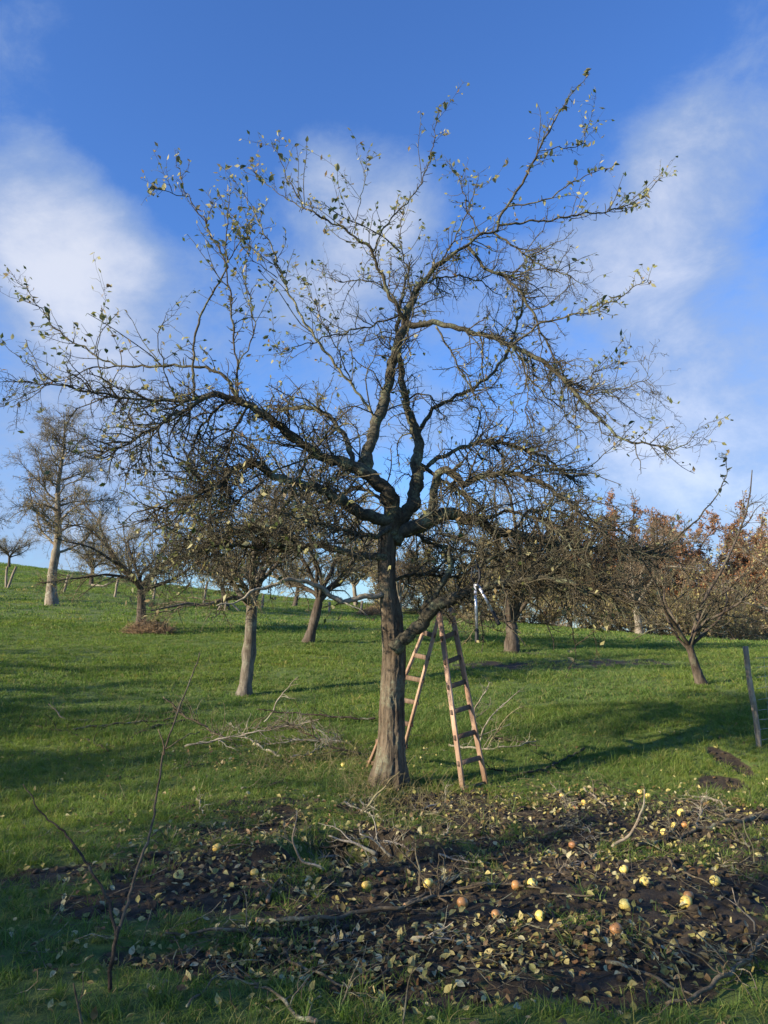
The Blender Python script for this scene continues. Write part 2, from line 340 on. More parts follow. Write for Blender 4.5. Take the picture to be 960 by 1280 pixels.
def height(x, y):
    x = np.asarray(x, float); y = np.asarray(y, float); z = height_base(x, y); r = np.hypot(x, y)
    z = z + .05 * vnoise(x, y, 1.6, 5) * (1 - np.exp(-((x - .3) ** 2 + (y - 8.7) ** 2) / 1.2)) + .07 * vnoise(x * .45, y, 2.2, 9) * np.clip((y - 11) / 8, 0, 1) + .22 * vnoise(x * .5, y, 9, 2) * np.clip((y - 15) / 20, 0, 1)
    m = mud(x, y); near = np.clip((13 - y) / 3, 0, 1)
    z = z + near * (.012 * vnoise(x, y, .22, 21) + m * (.038 * vnoise(x, y, .16, 31, 4) - .03))
    z = z + .015 * np.exp(-((x - .05) ** 2 + (y - 8.65) ** 2) / .4)
    d = ((x - HOLE[0]) / .40) ** 2 + ((y - HOLE[1] - .05) / .26) ** 2
    return z - .40 * np.exp(-d ** 2 * .9) + .07 * np.exp(-(np.sqrt(d) - 1.55) ** 2 * 6) * (y > HOLE[1] - .1)
def hz(x, y): return float(height(np.array([x]), np.array([y]))[0])
def ground_at(px, py):
    a, b = ray(px, py); D = np.linspace(2.5, 75, 6000); hit = np.nonzero(CAMZ + b * D <= height(a * D, D))[0]
    d = D[hit[0]] if len(hit) else 75
    return np.array((a * d, d, CAMZ + b * d))
def axis(lo, a, b, hi, fine, grow):
    c = list(np.arange(a, b, fine)); s = fine; v = b
    while v < hi: c.append(v); s *= grow; v += s
    c.append(hi); s = fine; v = a - fine
    left = []
    while v > lo: left.append(v); s *= grow; v -= s
    left.append(lo); return np.array(left[::-1] + c)
def build_ground():
    xs = axis(-2500, -4.2, 5.2, 2500, .038, 1.11); ys = axis(-600, 3.2, 10.4, 3500, .038, 1.06)
    X, Y = np.meshgrid(xs, ys); Z = height(X, Y); nx = len(xs); ny = len(ys)
    V = np.stack((X, Y, Z), -1).reshape(-1, 3); i = (np.arange(ny - 1)[:, None] * nx + np.arange(nx - 1)[None]).ravel()
    me = mesh_np('ground', V, np.stack((i, i + 1, i + nx + 1, i + nx), 1), M['ground'])
    a = me.attributes.new('mud', 'FLOAT', 'POINT'); a.data.foreach_set('value', mud(X, Y).ravel().astype(np.float32))
    tag(link('ground', me), 'uneven green orchard meadow with bare muddy earth under the tree', 'ground', kind='structure')
build_ground()
# ------------------------------------------------------------------ scatter by geometry nodes (stuff only)
def scatter(name, pts, rot, scl, idx, protos, label, cat):
    me = bpy.data.meshes.new(name); me.vertices.add(len(pts)); me.vertices.foreach_set('co', np.asarray(pts, np.float32).ravel())
    for an, ty, key, data in (('rot', 'FLOAT_VECTOR', 'vector', rot), ('scl', 'FLOAT', 'value', scl), ('pick', 'INT', 'value', idx)):
        a = me.attributes.new(an, ty, 'POINT'); a.data.foreach_set(key, np.asarray(data, np.int32 if ty == 'INT' else np.float32).ravel())
    o = link(name, me); tag(o, label, cat, kind='stuff')
    c = bpy.data.collections.new(name + '_kinds')
    for k, p in enumerate(protos): c.objects.link(bpy.data.objects.new('%s_kind_%02d' % (name, k), p))
    g = bpy.data.node_groups.new(name, 'GeometryNodeTree'); g.interface.new_socket('Geometry', in_out='INPUT', socket_type='NodeSocketGeometry'); g.interface.new_socket('Geometry', in_out='OUTPUT', socket_type='NodeSocketGeometry')
    N = g.nodes.new; i = N('NodeGroupInput'); out = N('NodeGroupOutput'); inst = N('GeometryNodeInstanceOnPoints'); ci = N('GeometryNodeCollectionInfo')
    ci.inputs['Collection'].default_value = c; ci.inputs['Separate Children'].default_value = True; ci.inputs['Reset Children'].default_value = True
    def na(n, ty): a = N('GeometryNodeInputNamedAttribute'); a.data_type = ty; a.inputs['Name'].default_value = n; return a.outputs['Attribute']
    L = g.links.new; L(i.outputs[0], inst.inputs['Points']); L(ci.outputs[0], inst.inputs['Instance']); inst.inputs['Pick Instance'].default_value = True
    L(na('pick', 'INT'), inst.inputs['Instance Index'])
    L(na('rot', 'FLOAT_VECTOR'), inst.inputs['Rotation']); L(na('scl', 'FLOAT'), inst.inputs['Scale']); L(inst.outputs[0], out.inputs[0])
    md = o.modifiers.new('scatter', 'NODES'); md.node_group = g
    return o
def blades(rng, n, rad, h, w, mat, name, lean=.5):
    A = Acc(); a = rng.uniform(0, 6.283, n); r = rad * np.sqrt(rng.uniform(0, 1, n)); B = np.stack((r * np.cos(a), r * np.sin(a), np.zeros(n) - .01), 1)
    hh = rng.uniform(h[0], h[1], n); ld = rng.normal(0, lean, (n, 2)); d = np.c_[ld, np.ones(n)]; f = rng.uniform(0, 6.283, n); s = np.stack((np.cos(f), np.sin(f), np.zeros(n)), 1) * w
    p = [B]; dd = norm(d)
    for k in range(3):
        p.append(p[-1] + dd * (hh / 3)[:, None]); dd = norm(dd + np.c_[ld * .7, -.25 * np.ones(n)])
    V = np.stack((p[0] - s, p[0] + s, p[1] - s * .9, p[1] + s * .9, p[2] - s * .6, p[2] + s * .6, p[3]), 1); b = np.arange(n)[:, None] * 7
    A.add(V.reshape(-1, 3), np.concatenate((b + [0, 1, 3, 2], b + [2, 3, 5, 4]), 1).reshape(-1, 4), b + [4, 5, 6])
    return A.mesh(name, mat)
rng = np.random.default_rng(11)
def field_points(n, y0, y1, side, keep):
    y = np.sqrt(rng.uniform(y0 ** 2, y1 ** 2, n)); x = rng.uniform(-1, 1, n) * (y * .56 + side); return x, y, rng.uniform(0, 1, n) < keep(x, y)
def build_grass():
    near = [blades(rng, 16, .045, (.035, .10), .0022, M['grass'], 'grass_tuft') for _ in range(5)] + [blades(rng, 12, .03, (.07, .15), .0022, M['grass'], 'grass_tuft') for _ in range(2)]
    far = [blades(rng, 26, .13, (.04, .095), .0045, M['grass'], 'grass_tuft') for _ in range(4)] + [blades(rng, 20, .08, (.06, .14), .005, M['grass'], 'grass_tuft')]
    vfar = [blades(rng, 34, .34, (.05, .13), .012, M['grass'], 'grass_tuft') for _ in range(4)]
    pts, rot, scl, idx = [], [], [], []
    def put(x, y, k0, nk, s, patch):
        z = height(x, y); p = vnoise(x, y, .5, 51) * .35 + vnoise(x * .6, y, 2.5, 52) * .3 * patch
        pts.append(np.stack((x, y, z), 1)); rot.append(np.stack((rng.normal(0, .12, len(x)), rng.normal(0, .12, len(x)), rng.uniform(0, 6.28, len(x))), 1))
        scl.append(s * np.clip(1 + p, .45, 1.8) * rng.uniform(.75, 1.25, len(x))); idx.append(k0 + rng.integers(0, nk, len(x)))
    def keep(x, y):
        m = mud(x, y); k = np.clip(1.15 - 1.9 * m, 0.0, 1); return np.maximum(k, .05 * (vnoise(x, y, .45, 77) > .1) + .6 * (vnoise(x, y, .6, 78) > .22))
    x, y, k = field_points(42000, 3.0, 13, 1.6, keep); put(x[k], y[k], 0, 7, 1.0, 0)
    x, y, k = field_points(30000, 11, 26, 3, keep); put(x[k], y[k], 7, 5, 1.0, 1)
    x, y, k = field_points(22000, 23, 76, 5, keep); put(x[k], y[k], 12, 4, 1.0, 1)
    scatter('meadow_grass', np.concatenate(pts), np.concatenate(rot), np.concatenate(scl), np.concatenate(idx), near + far + vfar, 'short green grass growing all over the orchard meadow', 'grass')
build_grass()
# ------------------------------------------------------------------ background trees
def bg_tree(seed, H, th, r0, spread, nl=7, leader=False, leaves=None, nleaf=0, leaf_size=.06, dens=1., mats=('fartrunk', 'fartwig'), lean=(0, 0), fork_low=False, twr=.0055, droop=.0, leafzone=None, k=8, elr=(.55, 1.25)):
    g = np.random.default_rng(seed); A = Acc(); TW = Acc()
    n = 12; top = H * .92 if leader else th; zz = np.linspace(-.15, top, n)
    ph = g.uniform(0, 6, 4); wob = .05 * top ** .5
    wob *= .45 if leader else 1; P = np.stack((lean[0] * zz / th + wob * np.sin(zz * 1.6 + ph[0]) - wob * np.sin(ph[0]), lean[1] * zz / th + wob * np.sin(zz * 1.3 + ph[1]) - wob * np.sin(ph[1]), zz), 1)
    if leader: rr = r0 * np.clip(1 - .93 * (zz / top), .04, 1)
    else: rr = r0 * np.linspace(1, .8, n)
    rr = rr * (1 + .5 * np.exp(-np.maximum(zz, 0) / (r0 * 1.2))); fine = catmull(np.c_[P, rr], .12)
    fine[:, 3] *= 1 + .07 * g.normal(size=len(fine)); V, Q = tubes(fine[:, :3], fine[:, 3], max(k, 10)); A.add(V, Q)
    limbs, lr = [], []
    for i in range(nl):
        if leader: z0 = th + (top * .96 - th) * (i / nl) ** .9; f = 1 - .75 * (i / nl)
        else: z0 = th * g.uniform(.82, 1.0) if i else th; f = g.uniform(.75, 1.1)
        j = np.interp(z0, zz, np.arange(n)); p = np.array([np.interp(j, np.arange(n), P[:, c]) for c in range(3)])
        az = i * 2.4 + g.uniform(-.4, .4); el = g.uniform(.15, .6) if leader else g.uniform(*elr)
        L = spread * f if leader else f * min((H - z0) / max(math.sin(el), .55), spread / math.cos(el)); L = min(L, (H - z0) * 1.45 + .3); d = np.array((math.cos(az) * math.cos(el), math.sin(az) * math.cos(el), math.sin(el))); m = 9; q = [p]
        for s in range(m):
            q.append(q[-1] + d * L / m); d = norm(d + g.normal(0, .2, 3) + np.array((0, 0, (.05 if leader else -.02) - droop)))
        limbs.append(np.array(q)); ri = (min(r0 * .30, .06) if leader else r0 * .47) * f; lr.append(ri * np.linspace(1, .22, m + 1))
    LP, LR = np.array(limbs), np.array(lr); V, Q = tubes(LP, LR, 6); A.add(V, Q)
    a, ar = spawn(g, LP, LR, .15 / dens, (.5, 1.5), .8, .16, .20, 6, (.006, .012), bend=-.01 - droop)
    if leader:
        a2, ar2 = spawn(g, P[None, 3:], rr[None, 3:], .14, (.5, 1.3), 1.1, .2, .2, 6, (.006, .012)); a = np.concatenate((a, a2)); ar = np.concatenate((ar, ar2))
    b, br = spawn(g, a, ar, .10 / dens, (.22, .75), .85, .05, .25, 3, (twr * .7, .006), tmin=.05); c, cr = spawn(g, b, br, .12 / dens, (.08, .32), .9, .05, .3, 2, (twr * .55, .004), tmin=.05)
    for q, r_, kk in ((a, ar, 4), (b, br, 3), (c, cr, 3)):
        V, Q = tubes(q, np.maximum(r_, twr * .5), kk); TW.add(V, Q)
    res = dict(trunk=A.mesh('trunk', M[mats[0]]), crown=TW.mesh('crown', M[mats[1]]))
    if nleaf:
        allp = np.concatenate((b[:, 1:].reshape(-1, 3), c[:, 1:].reshape(-1, 3)))
        if leafzone: allp = allp[(allp[:, 2] > leafzone[0]) & (allp[:, 2] < leafzone[1])]
        C = allp[g.integers(0, len(allp), nleaf)] + g.normal(0, .02, (nleaf, 3)); V, T = leaf_block(g, C, leaf_size); LA = Acc(); LA.add(V, None, T); res['foliage'] = LA.mesh('foliage', M[leaves])
    return res
def plant(name, parts, loc, rz, label, cat, group=None, scale=1.):
    e = empty(name, loc); e.rotation_euler.z = rz; e.scale = (scale,) * 3; tag(e, label, cat, group)
    for k, me in parts.items():
        o = link(k, me, e)
        if k != 'trunk': o['kind'] = 'stuff'
    return e
def gp(px, py, D): a, _ = ray(px, py); x = a * D; return (x, D, hz(x, D) - .03)
ORCH = 'old orchard trees on the meadow'
T_pear = bg_tree(1, 9.0, 2.2, .22, 3.1, 26, True, 'gold', 700, .09, 1.35, leafzone=(1.6, 5.2), twr=.008)
T_vase = bg_tree(2, 5.2, 1.35, .155, 2.6, 10, False, 'olive', 900, .075, 1.3, ('darktrunk', 'fartwig'), (.1, 0), twr=.0065, droop=.02)
T_mid = bg_tree(3, 5.3, 2.0, .13, 2.4, 10, False, 'olive', 900, .06, 1.35, ('greytrunk', 'fartwig'), (.10, 0), twr=.0045, droop=.03)
T_lean = bg_tree(4, 4.8, 1.35, .145, 2.0, 9, False, 'olive', 500, .07, 1.2, ('darktrunk', 'fartwig'), (.22, 0), twr=.006, droop=.02)
T_gold = bg_tree(5, 5.4, .85, .19, 2.8, 11, False, 'olive', 2600, .075, 1.3, ('darktrunk', 'fartwig'), (0, 0), twr=.006)
T_open = bg_tree(6, 3.6, .75, .085, 2.2, 7, False, 'olive', 60, .06, .75, ('darktrunk', 'twig'), (-.22, 0), twr=.005)
T_bare = bg_tree(7, 5.6, 1.5, .16, 2.4, 9, False, None, 0, .06, 1.2, ('fartrunk', 'woodtwig'), twr=.008)
plant('pear_tree', T_pear, gp(65, 755, 32), .4, 'tall bare pear tree with pale straight trunk and a few golden leaves', 'tree', ORCH)
plant('pear_tree', T_pear, gp(-75, 745, 33), 2.9, 'tall bare pear tree whose branch tips reach over the leaning fence stake', 'tree', ORCH, .95)
plant('apple_tree', T_vase, gp(175, 789, 24), 0, 'bushy apple tree with dark forked trunk above a withered grass heap', 'tree', ORCH)
plant('apple_tree', T_mid, gp(305, 869, 15), .9, 'apple tree with slender straight grey trunk behind the fallen twigs', 'tree', ORCH)
plant('apple_tree', T_lean, gp(385, 804, 22), .2, 'small apple tree with leaning dark trunk on the slope', 'tree', ORCH)
plant('apple_tree', T_vase, gp(114, 727, 52), 2.1, 'distant apple tree among the fence posts near the crest', 'tree', ORCH, .9)
plant('apple_tree', T_lean, gp(284, 771, 37), 3.6, 'young apple tree propped by slanting wooden stakes', 'tree', ORCH, .9)
plant('apple_tree', T_lean, gp(368, 764, 46), 1.2, 'distant thin apple tree seen past the leaning dark trunk', 'tree', ORCH, .95)
plant('apple_tree', T_gold, gp(640, 813, 22), .5, 'low apple tree with dark trunk and yellow olive leaves behind the ladder', 'tree', ORCH)
plant('apple_tree', T_open, gp(877, 851, 14.5), .3, 'small open apple tree with thin slanting trunk near the wire fence', 'tree', ORCH)
plant('apple_tree', T_vase, gp(12, 694, 66), .3, 'tiny far apple tree standing on the hill crest', 'tree', ORCH, .8)
plant('apple_tree', T_bare, gp(500, 770, 38), .3, 'bare twiggy apple tree far behind the ladder', 'tree', ORCH, .85)
# orchard row beyond the frame, whose long shadows stripe the meadow and shade the muddy ground
for i, (x, y, s, me) in enumerate([(-9.2, .7, .95, T_vase), (-11.2, -1.2, 1.05, T_vase), (-8.2, -2.4, .95, T_mid), (-10.4, 2.6, .70, T_gold), (-6.6, 1.7, .60, T_vase), (-13, 4.2, .9, T_mid), (-14.5, 7.0, .95, T_gold), (-17, 9.0, 1.0, T_gold), (-19.5, 11.5, 1.05, T_gold),
                                    (-22, 14.5, 1.05, T_vase), (-25, 17.5, 1.1, T_gold), (-20, 4, 1.1, T_vase), (-25, 22.5, 1.0, T_vase), (-31, 25, 1.1, T_gold), (-29, 30, 1.0, T_vase), (-34, 35, 1.1, T_gold)]):
    plant('apple_tree', me, (x, y, hz(x, y) - .03), i * 1.7, ['leafy apple tree of the neighbouring orchard row beside the muddy ground', 'twiggy apple tree of the neighbouring orchard row up the slope'][i > 4], 'tree', 'apple trees of the neighbouring orchard row', s)
# wood and hedge beyond the meadow
W_beech = [bg_tree(20 + i, 12, 3.0, .22, 4.2, 12, False, 'beech', 17000, .16, .9, ('fartrunk', 'woodtwig'), twr=.016, k=6, elr=(.6, 1.4)) for i in range(2)]
W_ash = [bg_tree(30 + i, 8.5, 1.8, .15, 3.2, 11, False, 'olive', 4200, .18, .8, ('fartrunk', 'woodtwig'), twr=.014) for i in range(2)]
W_yel = [bg_tree(40 + i, 5.0, .25, .10, 2.6, 14, False, 'yellow', 2200, .15, .8, ('fartrunk', 'woodtwig'), twr=.011, elr=(.05, 1.3)) for i in range(2)]
rr = random.Random(4)
for i in range(20):
    px = 690 + i * 24 + rr.uniform(-8, 8); D = rr.uniform(60, 68); a, _ = ray(px, 700); x = a * D
    plant('beech_tree', W_beech[i % 2], (x, D, hz(x, D) - .2), rr.uniform(0, 6), 'russet brown beech tree in the wood beyond the meadow', 'tree', 'russet beeches of the far wood', rr.uniform(1.0, 1.2) * (.88 + .02 * min(i, 12)))
for i in range(15):
    px = 455 + i * 40 + rr.uniform(-10, 10); D = rr.uniform(53, 58); a, _ = ray(px, 700); x = a * D
    plant('ash_tree', W_ash[i % 2], (x, D, hz(x, D) - .2), rr.uniform(0, 6), 'thin half bare tree with pale trunk along the far wood edge', 'tree', 'half bare trees of the far wood edge', rr.uniform(.85, 1.1) * (.68 if px > 690 else 1))
for i in range(22):
    px = 470 + i * 26 + rr.uniform(-10, 10); D = rr.uniform(48, 52); a, _ = ray(px, 700); x = a * D
    plant('hedge_shrub', W_yel[i % 2], (x, D, hz(x, D) - .1), rr.uniform(0, 6), 'pale yellow leafed shrub in the hedge at the far meadow edge', 'shrub', 'shrubs of the far hedge', rr.uniform(.6, .95))
T_shrub = bg_tree(50, 4.6, .9, .10, 2.2, 9, False, 'yellow', 1500, .085, 1.0, ('fartrunk', 'woodtwig'), twr=.006)
plant('hazel_tree', T_shrub, gp(985, 800, 21), 1.0, 'pale yellow leafed tree rising behind the wire fence post', 'tree')
plant('bare_tree', T_bare, gp(800, 800, 44), 1.4, 'rounded leafless tree with fine pale twigs before the russet wood', 'tree', scale=1.35)
# ------------------------------------------------------------------ the old apple tree
D0 = 8.6
mt = empty('old_apple_tree', (0, 8.6, 0)); tag(mt, 'big old pruned apple tree with wide bare crown beside the wooden ladder', 'tree')
MI = Matrix.Translation((0, -8.6, 0))
def part(name, me, mat=None):
    o = link(name, me, mt); o.matrix_parent_inverse = MI; return o
def build_trunk():
    path = [(484, 992, 25), (486, 972, 21.5), (488, 945, 18), (489, 915, 16.5), (490, 870, 15.5), (493, 820, 15.5), (491, 790, 15), (489, 765, 14), (484, 735, 12), (483, 705, 11.5), (484, 680, 12), (488, 660, 14), (493, 645, 12), (495, 634, 6)]
    P = np.array([[*at(px, py, D0), r * D0 / FPX * .98] for px, py, r in path]); P[0, 2] -= .12
    C = catmull(P, .018); n, k = len(C), 72; V = np.zeros((n, k, 3)); a = np.arange(k) * 2 * math.pi / k
    for i in range(n):
        z = C[i, 2]; fl = math.exp(-max(z - .1, 0) / .22)
        for j in range(k):
            cx, sy = math.cos(a[j]), math.sin(a[j])
            q = Vector((cx * 1.6, sy * 1.6, z * .75)); w = mnoise.fractal(q * 1.3, .7, 2., 4)
            q2 = Vector((cx * 4.2 + w * .6, sy * 4.2, z * 1.15 + w)); rid = 1 - abs(mnoise.noise(q2 * 1.45)) * 2.2
            rid2 = 1 - abs(mnoise.noise(q2 * 3.3 + Vector((7, 3, 1)))) * 2.4
            r = C[i, 3] * (1 + .06 * w - .10 * max(rid, 0) ** 3 - .07 * max(rid2, 0) ** 3 + fl * .26 * max(0, math.sin(a[j] * 5 + .6 + w)) )
            V[i, j] = (C[i, 0] + cx * r, C[i, 1] + sy * r, z)
    i = np.arange(n - 1)[:, None] * k; j = np.arange(k)[None]; j2 = (j + 1) % k
    Q = np.stack(np.broadcast_arrays(i + j, i + j2, i + k + j2, i + k + j), -1).reshape(-1, 4)
    part('trunk', mesh_np('trunk', V.reshape(-1, 3), Q, M['trunk']))
build_trunk()
# limbs traced from the photograph: (points px,py ; radii px first->last ; depth offset m first->last ; twig density ; material)
LB = []
def limb(pts, r, d, dens=1., mat='limb', up=0.): LB.append((pts, r, d, dens, mat, up))
limb([(490, 668), (491, 640), (486, 618), (471, 602), (450, 587), (422, 577), (398, 569), (374, 552), (347, 531), (323, 514), (302, 502), (280, 496), (261, 493), (240, 500), (205, 512)], (12, 10, 6.5, 6, 5, 2.2), (0, -.9), 1.5)
limb([(455, 590), (457, 578), (461, 560), (467, 540), (475, 515), (481, 500), (486, 476), (493, 445), (499, 425), (507, 401), (511, 385), (523, 360), (548, 331), (573, 314), (602, 293), (623, 289)], (9, 7.5, 7, 6.5, 5, 3.2, 2.6), (-.12, .35), .8, 'limb', .2)
limb([(621, 290), (627, 268), (644, 243), (661, 214), (677, 181), (698, 143), (711, 122), (736, 93)], (2.6, 2.2, 1.4, .8), (.35, .1), .35, 'twig', .3)
limb([(615, 290), (640, 306), (661, 322), (682, 335), (707, 343), (736, 360)], (2.2, 1.6, .8), (.35, .1), .9, 'twig')
limb([(624, 282), (661, 277), (690, 275), (723, 268), (761, 264), (794, 252), (810, 240), (827, 218)], (2.2, 1.6, .8), (.35, .7), .55, 'twig')
limb([(636, 258), (648, 256), (682, 250), (711, 231), (732, 220), (769, 206)], (1.8, 1.2, .7), (.3, 0), .55, 'twig')
limb([(673, 189), (698, 185), (727, 181), (733, 160)], (1.2, .8, .6), (.2, .5), .3, 'twig')
limb([(585, 308), (607, 335), (632, 347), (652, 368), (669, 397), (677, 417), (690, 440), (702, 463), (715, 490), (722, 512)], (3., 2.6, 2, 1.4), (.4, .1), .9, 'twig')
limb([(507, 404), (518, 407), (535, 404), (553, 405), (589, 415), (617, 422), (645, 435), (674, 449), (695, 465), (713, 483), (730, 504), (752, 525), (776, 548), (810, 555), (840, 560), (860, 555), (873, 540)], (5, 4.2, 4, 3.4, 2.6, 1.8, .9), (.05, -.9), 1.1)
limb([(545, 408), (560, 433), (575, 461), (589, 486), (603, 507), (615, 530)], (2, 1.5, .9), (0, -.3), .8, 'twig')
limb([(640, 434), (647, 443), (660, 470), (677, 490), (697, 507), (713, 527), (737, 550)], (2, 1.5, .8), (-.3, .2), 1., 'twig')
limb([(652, 440), (660, 480), (658, 511), (667, 546), (680, 570)], (1.4, .8), (-.4, -.8), 1., 'twig')
limb([(640, 432), (665, 412), (690, 400), (727, 392), (757, 382), (787, 363), (807, 352), (815, 333)], (2, 1.4, .6), (-.3, -.7), .55, 'twig')
limb([(705, 478), (720, 480), (743, 467), (770, 453)], (1.5, .7), (-.6, -.2), .8, 'twig')
limb([(712, 484), (737, 493), (770, 488), (800, 478), (817, 467)], (1.6, .7), (-.6, -1.), .8, 'twig')
limb([(494, 660), (507, 642), (517, 625), (521, 600), (521, 578), (523, 550), (513, 522), (504, 486), (502, 465), (499, 440), (497, 410), (503, 370), (512, 330)], (9.5, 8.5, 7, 5.5, 4, 3, 1.5), (.05, .75), .8, 'limb', .2)
limb([(522, 545), (536, 518), (553, 504), (582, 490), (603, 477), (621, 460), (635, 438), (642, 419), (652, 387), (660, 340)], (3.6, 3, 2.2, 1.2), (.4, 1.2), .8)
limb([(510, 500), (525, 491), (543, 502), (560, 530)], (1.8, .9), (.45, .2), .8, 'twig')
limb([(523, 592), (543, 576), (567, 564), (596, 553), (624, 553), (652, 561), (681, 571), (702, 589), (730, 612)], (4, 3, 2.4, 1.6), (.2, 1.5), 1.2)
limb([(690, 583), (700, 590), (730, 587), (753, 570), (777, 547), (793, 527)], (1.3, .6), (1.3, .9), .5, 'twig')
limb([(530, 650), (541, 635), (543, 607), (549, 591), (558, 588), (570, 597), (580, 605), (590, 601), (606, 594), (638, 592), (667, 600), (688, 610), (709, 628), (730, 646), (759, 670), (790, 690)], (6.5, 6.2, 5.5, 4, 3.6, 3, 2.2, 1.4), (.05, -1.3), 1.2)
limb([(524, 580), (532, 585), (546, 596), (564, 607), (589, 624), (612, 650)], (3.6, 3, 1.8), (.3, -.3), 1.)
limb([(492, 676), (504, 664), (532, 653), (557, 642), (582, 648), (599, 650), (617, 663), (652, 670), (690, 677), (740, 687), (780, 687), (813, 693), (840, 695)], (10, 8.5, 7, 6, 5, 4.2, 2.6), (0, .7), .95)
limb([(805, 692), (835, 680), (860, 660), (877, 643), (893, 623), (907, 597), (908, 567)], (1.9, 1.4, .7), (.5, .3), .25, 'twig')
limb([(492, 812), (500, 803), (520, 787), (543, 760), (563, 750), (587, 740), (613, 733), (640, 729), (673, 722), (707, 727), (733, 740), (760, 745), (790, 753), (815, 762)], (9, 8.5, 7, 5.8, 5, 4.4, 3.6, 2), (-.1, -1.0), 1.35)
limb([(524, 768), (535, 752), (547, 740), (556, 725), (561, 712), (563, 680)], (4, 4, 4.2, 3.6), (-.2, -.35), .15)
limb([(560, 748), (585, 735), (610, 700), (640, 690), (680, 700), (720, 712), (760, 727), (800, 735)], (3.6, 3, 2.2, 1.4), (-.3, .4), 1.3)
limb([(488, 652), (470, 648), (450, 641), (426, 626), (402, 612), (378, 605), (350, 598), (330, 588), (316, 577), (299, 583), (282, 598), (264, 612), (240, 622)], (8, 7.5, 6.2, 5, 4, 2.4), (-.05, -1.4), 1.3)
limb([(484, 697), (471, 696), (443, 694), (419, 686), (395, 682), (367, 681), (357, 670), (343, 660), (323, 655), (299, 660), (270, 672), (235, 690)], (5.5, 5, 4.4, 3.4, 1.8), (-.08, 1.4), 1.2)
limb([(375, 681), (340, 684), (319, 684), (281, 681), (250, 690), (220, 697)], (4, 3, 2), (.7, -.5), 1.3)
limb([(478, 742), (471, 746), (450, 745), (438, 752), (430, 753), (416, 746), (395, 732), (374, 725), (347, 729), (319, 739), (292, 753), (273, 758)], (4.2, 4, 3.4, 2.6, 1.4), (-.08, -.9), .45, 'pale')
limb([(430, 753), (450, 762), (462, 775)], (1.6, .8), (-.45, -.6), .6, 'pale')
limb([(444, 586), (440, 577), (436, 557), (422, 533), (405, 516), (378, 509), (357, 512), (330, 508)], (4.6, 4.2, 3.2, 2.2), (-.2, .8), 1.1)
limb([(250, 496), (225, 502), (200, 500), (165, 499), (131, 493), (103, 488), (69, 481), (34, 478), (0, 476), (-25, 470)], (3, 2.2, 1.4, .7), (-.75, -1.3), .7, 'twig')
limb([(300, 502), (280, 470), (261, 461), (240, 458), (213, 457), (180, 458), (151, 457), (131, 451), (103, 433), (79, 420), (58, 396), (38, 368), (14, 342)], (3.2, 2.4, 1.8, 1.2, .6), (-.6, -.1), .5, 'twig')
limb([(155, 457), (130, 459), (103, 464), (76, 478), (50, 466), (34, 454), (0, 428)], (1.6, 1., .6), (-.3, -.6), .5, 'twig')
limb([(155, 509), (131, 475), (122, 451), (124, 423), (131, 377)], (1.4, .6), (-.9, -.8), .2, 'twig')
limb([(265, 494), (241, 506), (206, 526), (172, 547), (144, 561), (120, 571)], (4, 3, 2.4, 1.9), (-.75, -1.3), 1.3)
limb([(215, 522), (193, 540), (172, 574), (155, 598)], (2, 1), (-1., -1.3), 1.2, 'twig')
limb([(330, 578), (296, 585), (272, 605), (241, 619), (206, 633), (180, 650)], (4, 3, 1.6), (-.9, -.2), 1.3)
limb([(345, 658), (310, 662), (267, 680), (217, 707), (180, 727)], (2.6, 1.8, 1), (.9, .2), 1., 'twig')
limb([(330, 600), (300, 625), (262, 650), (225, 688), (180, 722)], (2.6, 1.6, .8), (-1., -1.5), 1.1, 'twig')
limb([(290, 500), (262, 520), (240, 560), (232, 600)], (2.6, 1.4), (-.7, -.1), 1.3, 'twig')
limb([(310, 506), (290, 545), (282, 590), (270, 640)], (2.4, 1.2), (-.6, -1.2), 1.3, 'twig')
limb([(242, 500), (242, 469), (242, 435), (250, 397), (266, 366), (280, 342), (283, 328), (266, 297), (252, 270), (235, 246), (225, 218), (218, 187)], (2.5, 2., 1.5, .6), (-.8, -.3), .45, 'twig', .4)
limb([(236, 246), (211, 241), (185, 234)], (1., .5), (-.35, -.5), .3, 'twig')
limb([(297, 498), (297, 469), (292, 421), (288, 373), (283, 332), (283, 291), (287, 246), (288, 220)], (1.9, 1.5, .6), (-.7, -1.), .35, 'twig', .4)
limb([(283, 330), (297, 308), (311, 291), (315, 276)], (1.1, .6), (-.5, -.2), .4, 'twig')
limb([(296, 480), (300, 452), (314, 428), (318, 401), (309, 359), (307, 332), (311, 297), (300, 240)], (1.6, 1., .5), (-.6, -.2), .4, 'twig', .3)
limb([(220, 500), (205, 460), (198, 420), (212, 385)], (1.5, .6), (-.9, -1.4), .6, 'twig', .3)
limb([(467, 520), (452, 497), (427, 466), (393, 421), (372, 387), (355, 352), (342, 315), (328, 287), (304, 242)], (2.5, 2.2, 1.7, .8), (-.05, -.4), .35, 'sprout', .2)
limb([(346, 347), (321, 328), (307, 315), (298, 290)], (1., .5), (-.3, -.6), .4, 'twig')
limb([(440, 480), (421, 435), (403, 401), (386, 363), (367, 332)], (1.4, .6), (-.1, .4), .4, 'twig')
limb([(507, 400), (489, 373), (472, 332), (462, 311), (441, 294), (414, 277), (386, 263), (366, 236), (352, 205), (342, 181)], (3.4, 2.8, 2, 1.3, .7), (.05, -.5), .65, 'twig', .2)
limb([(390, 265), (366, 253), (345, 239), (317, 215), (314, 198)], (1.2, .5), (-.35, 0), .4, 'twig')
limb([(500, 315), (476, 294), (448, 280), (421, 267), (400, 250)], (1.5, .7), (.3, -.2), .5, 'twig')
limb([(465, 318), (480, 285), (494, 268), (523, 235), (540, 189), (548, 139), (556, 128)], (1.8, 1.2, .6), (0, .4), .5, 'twig', .3)
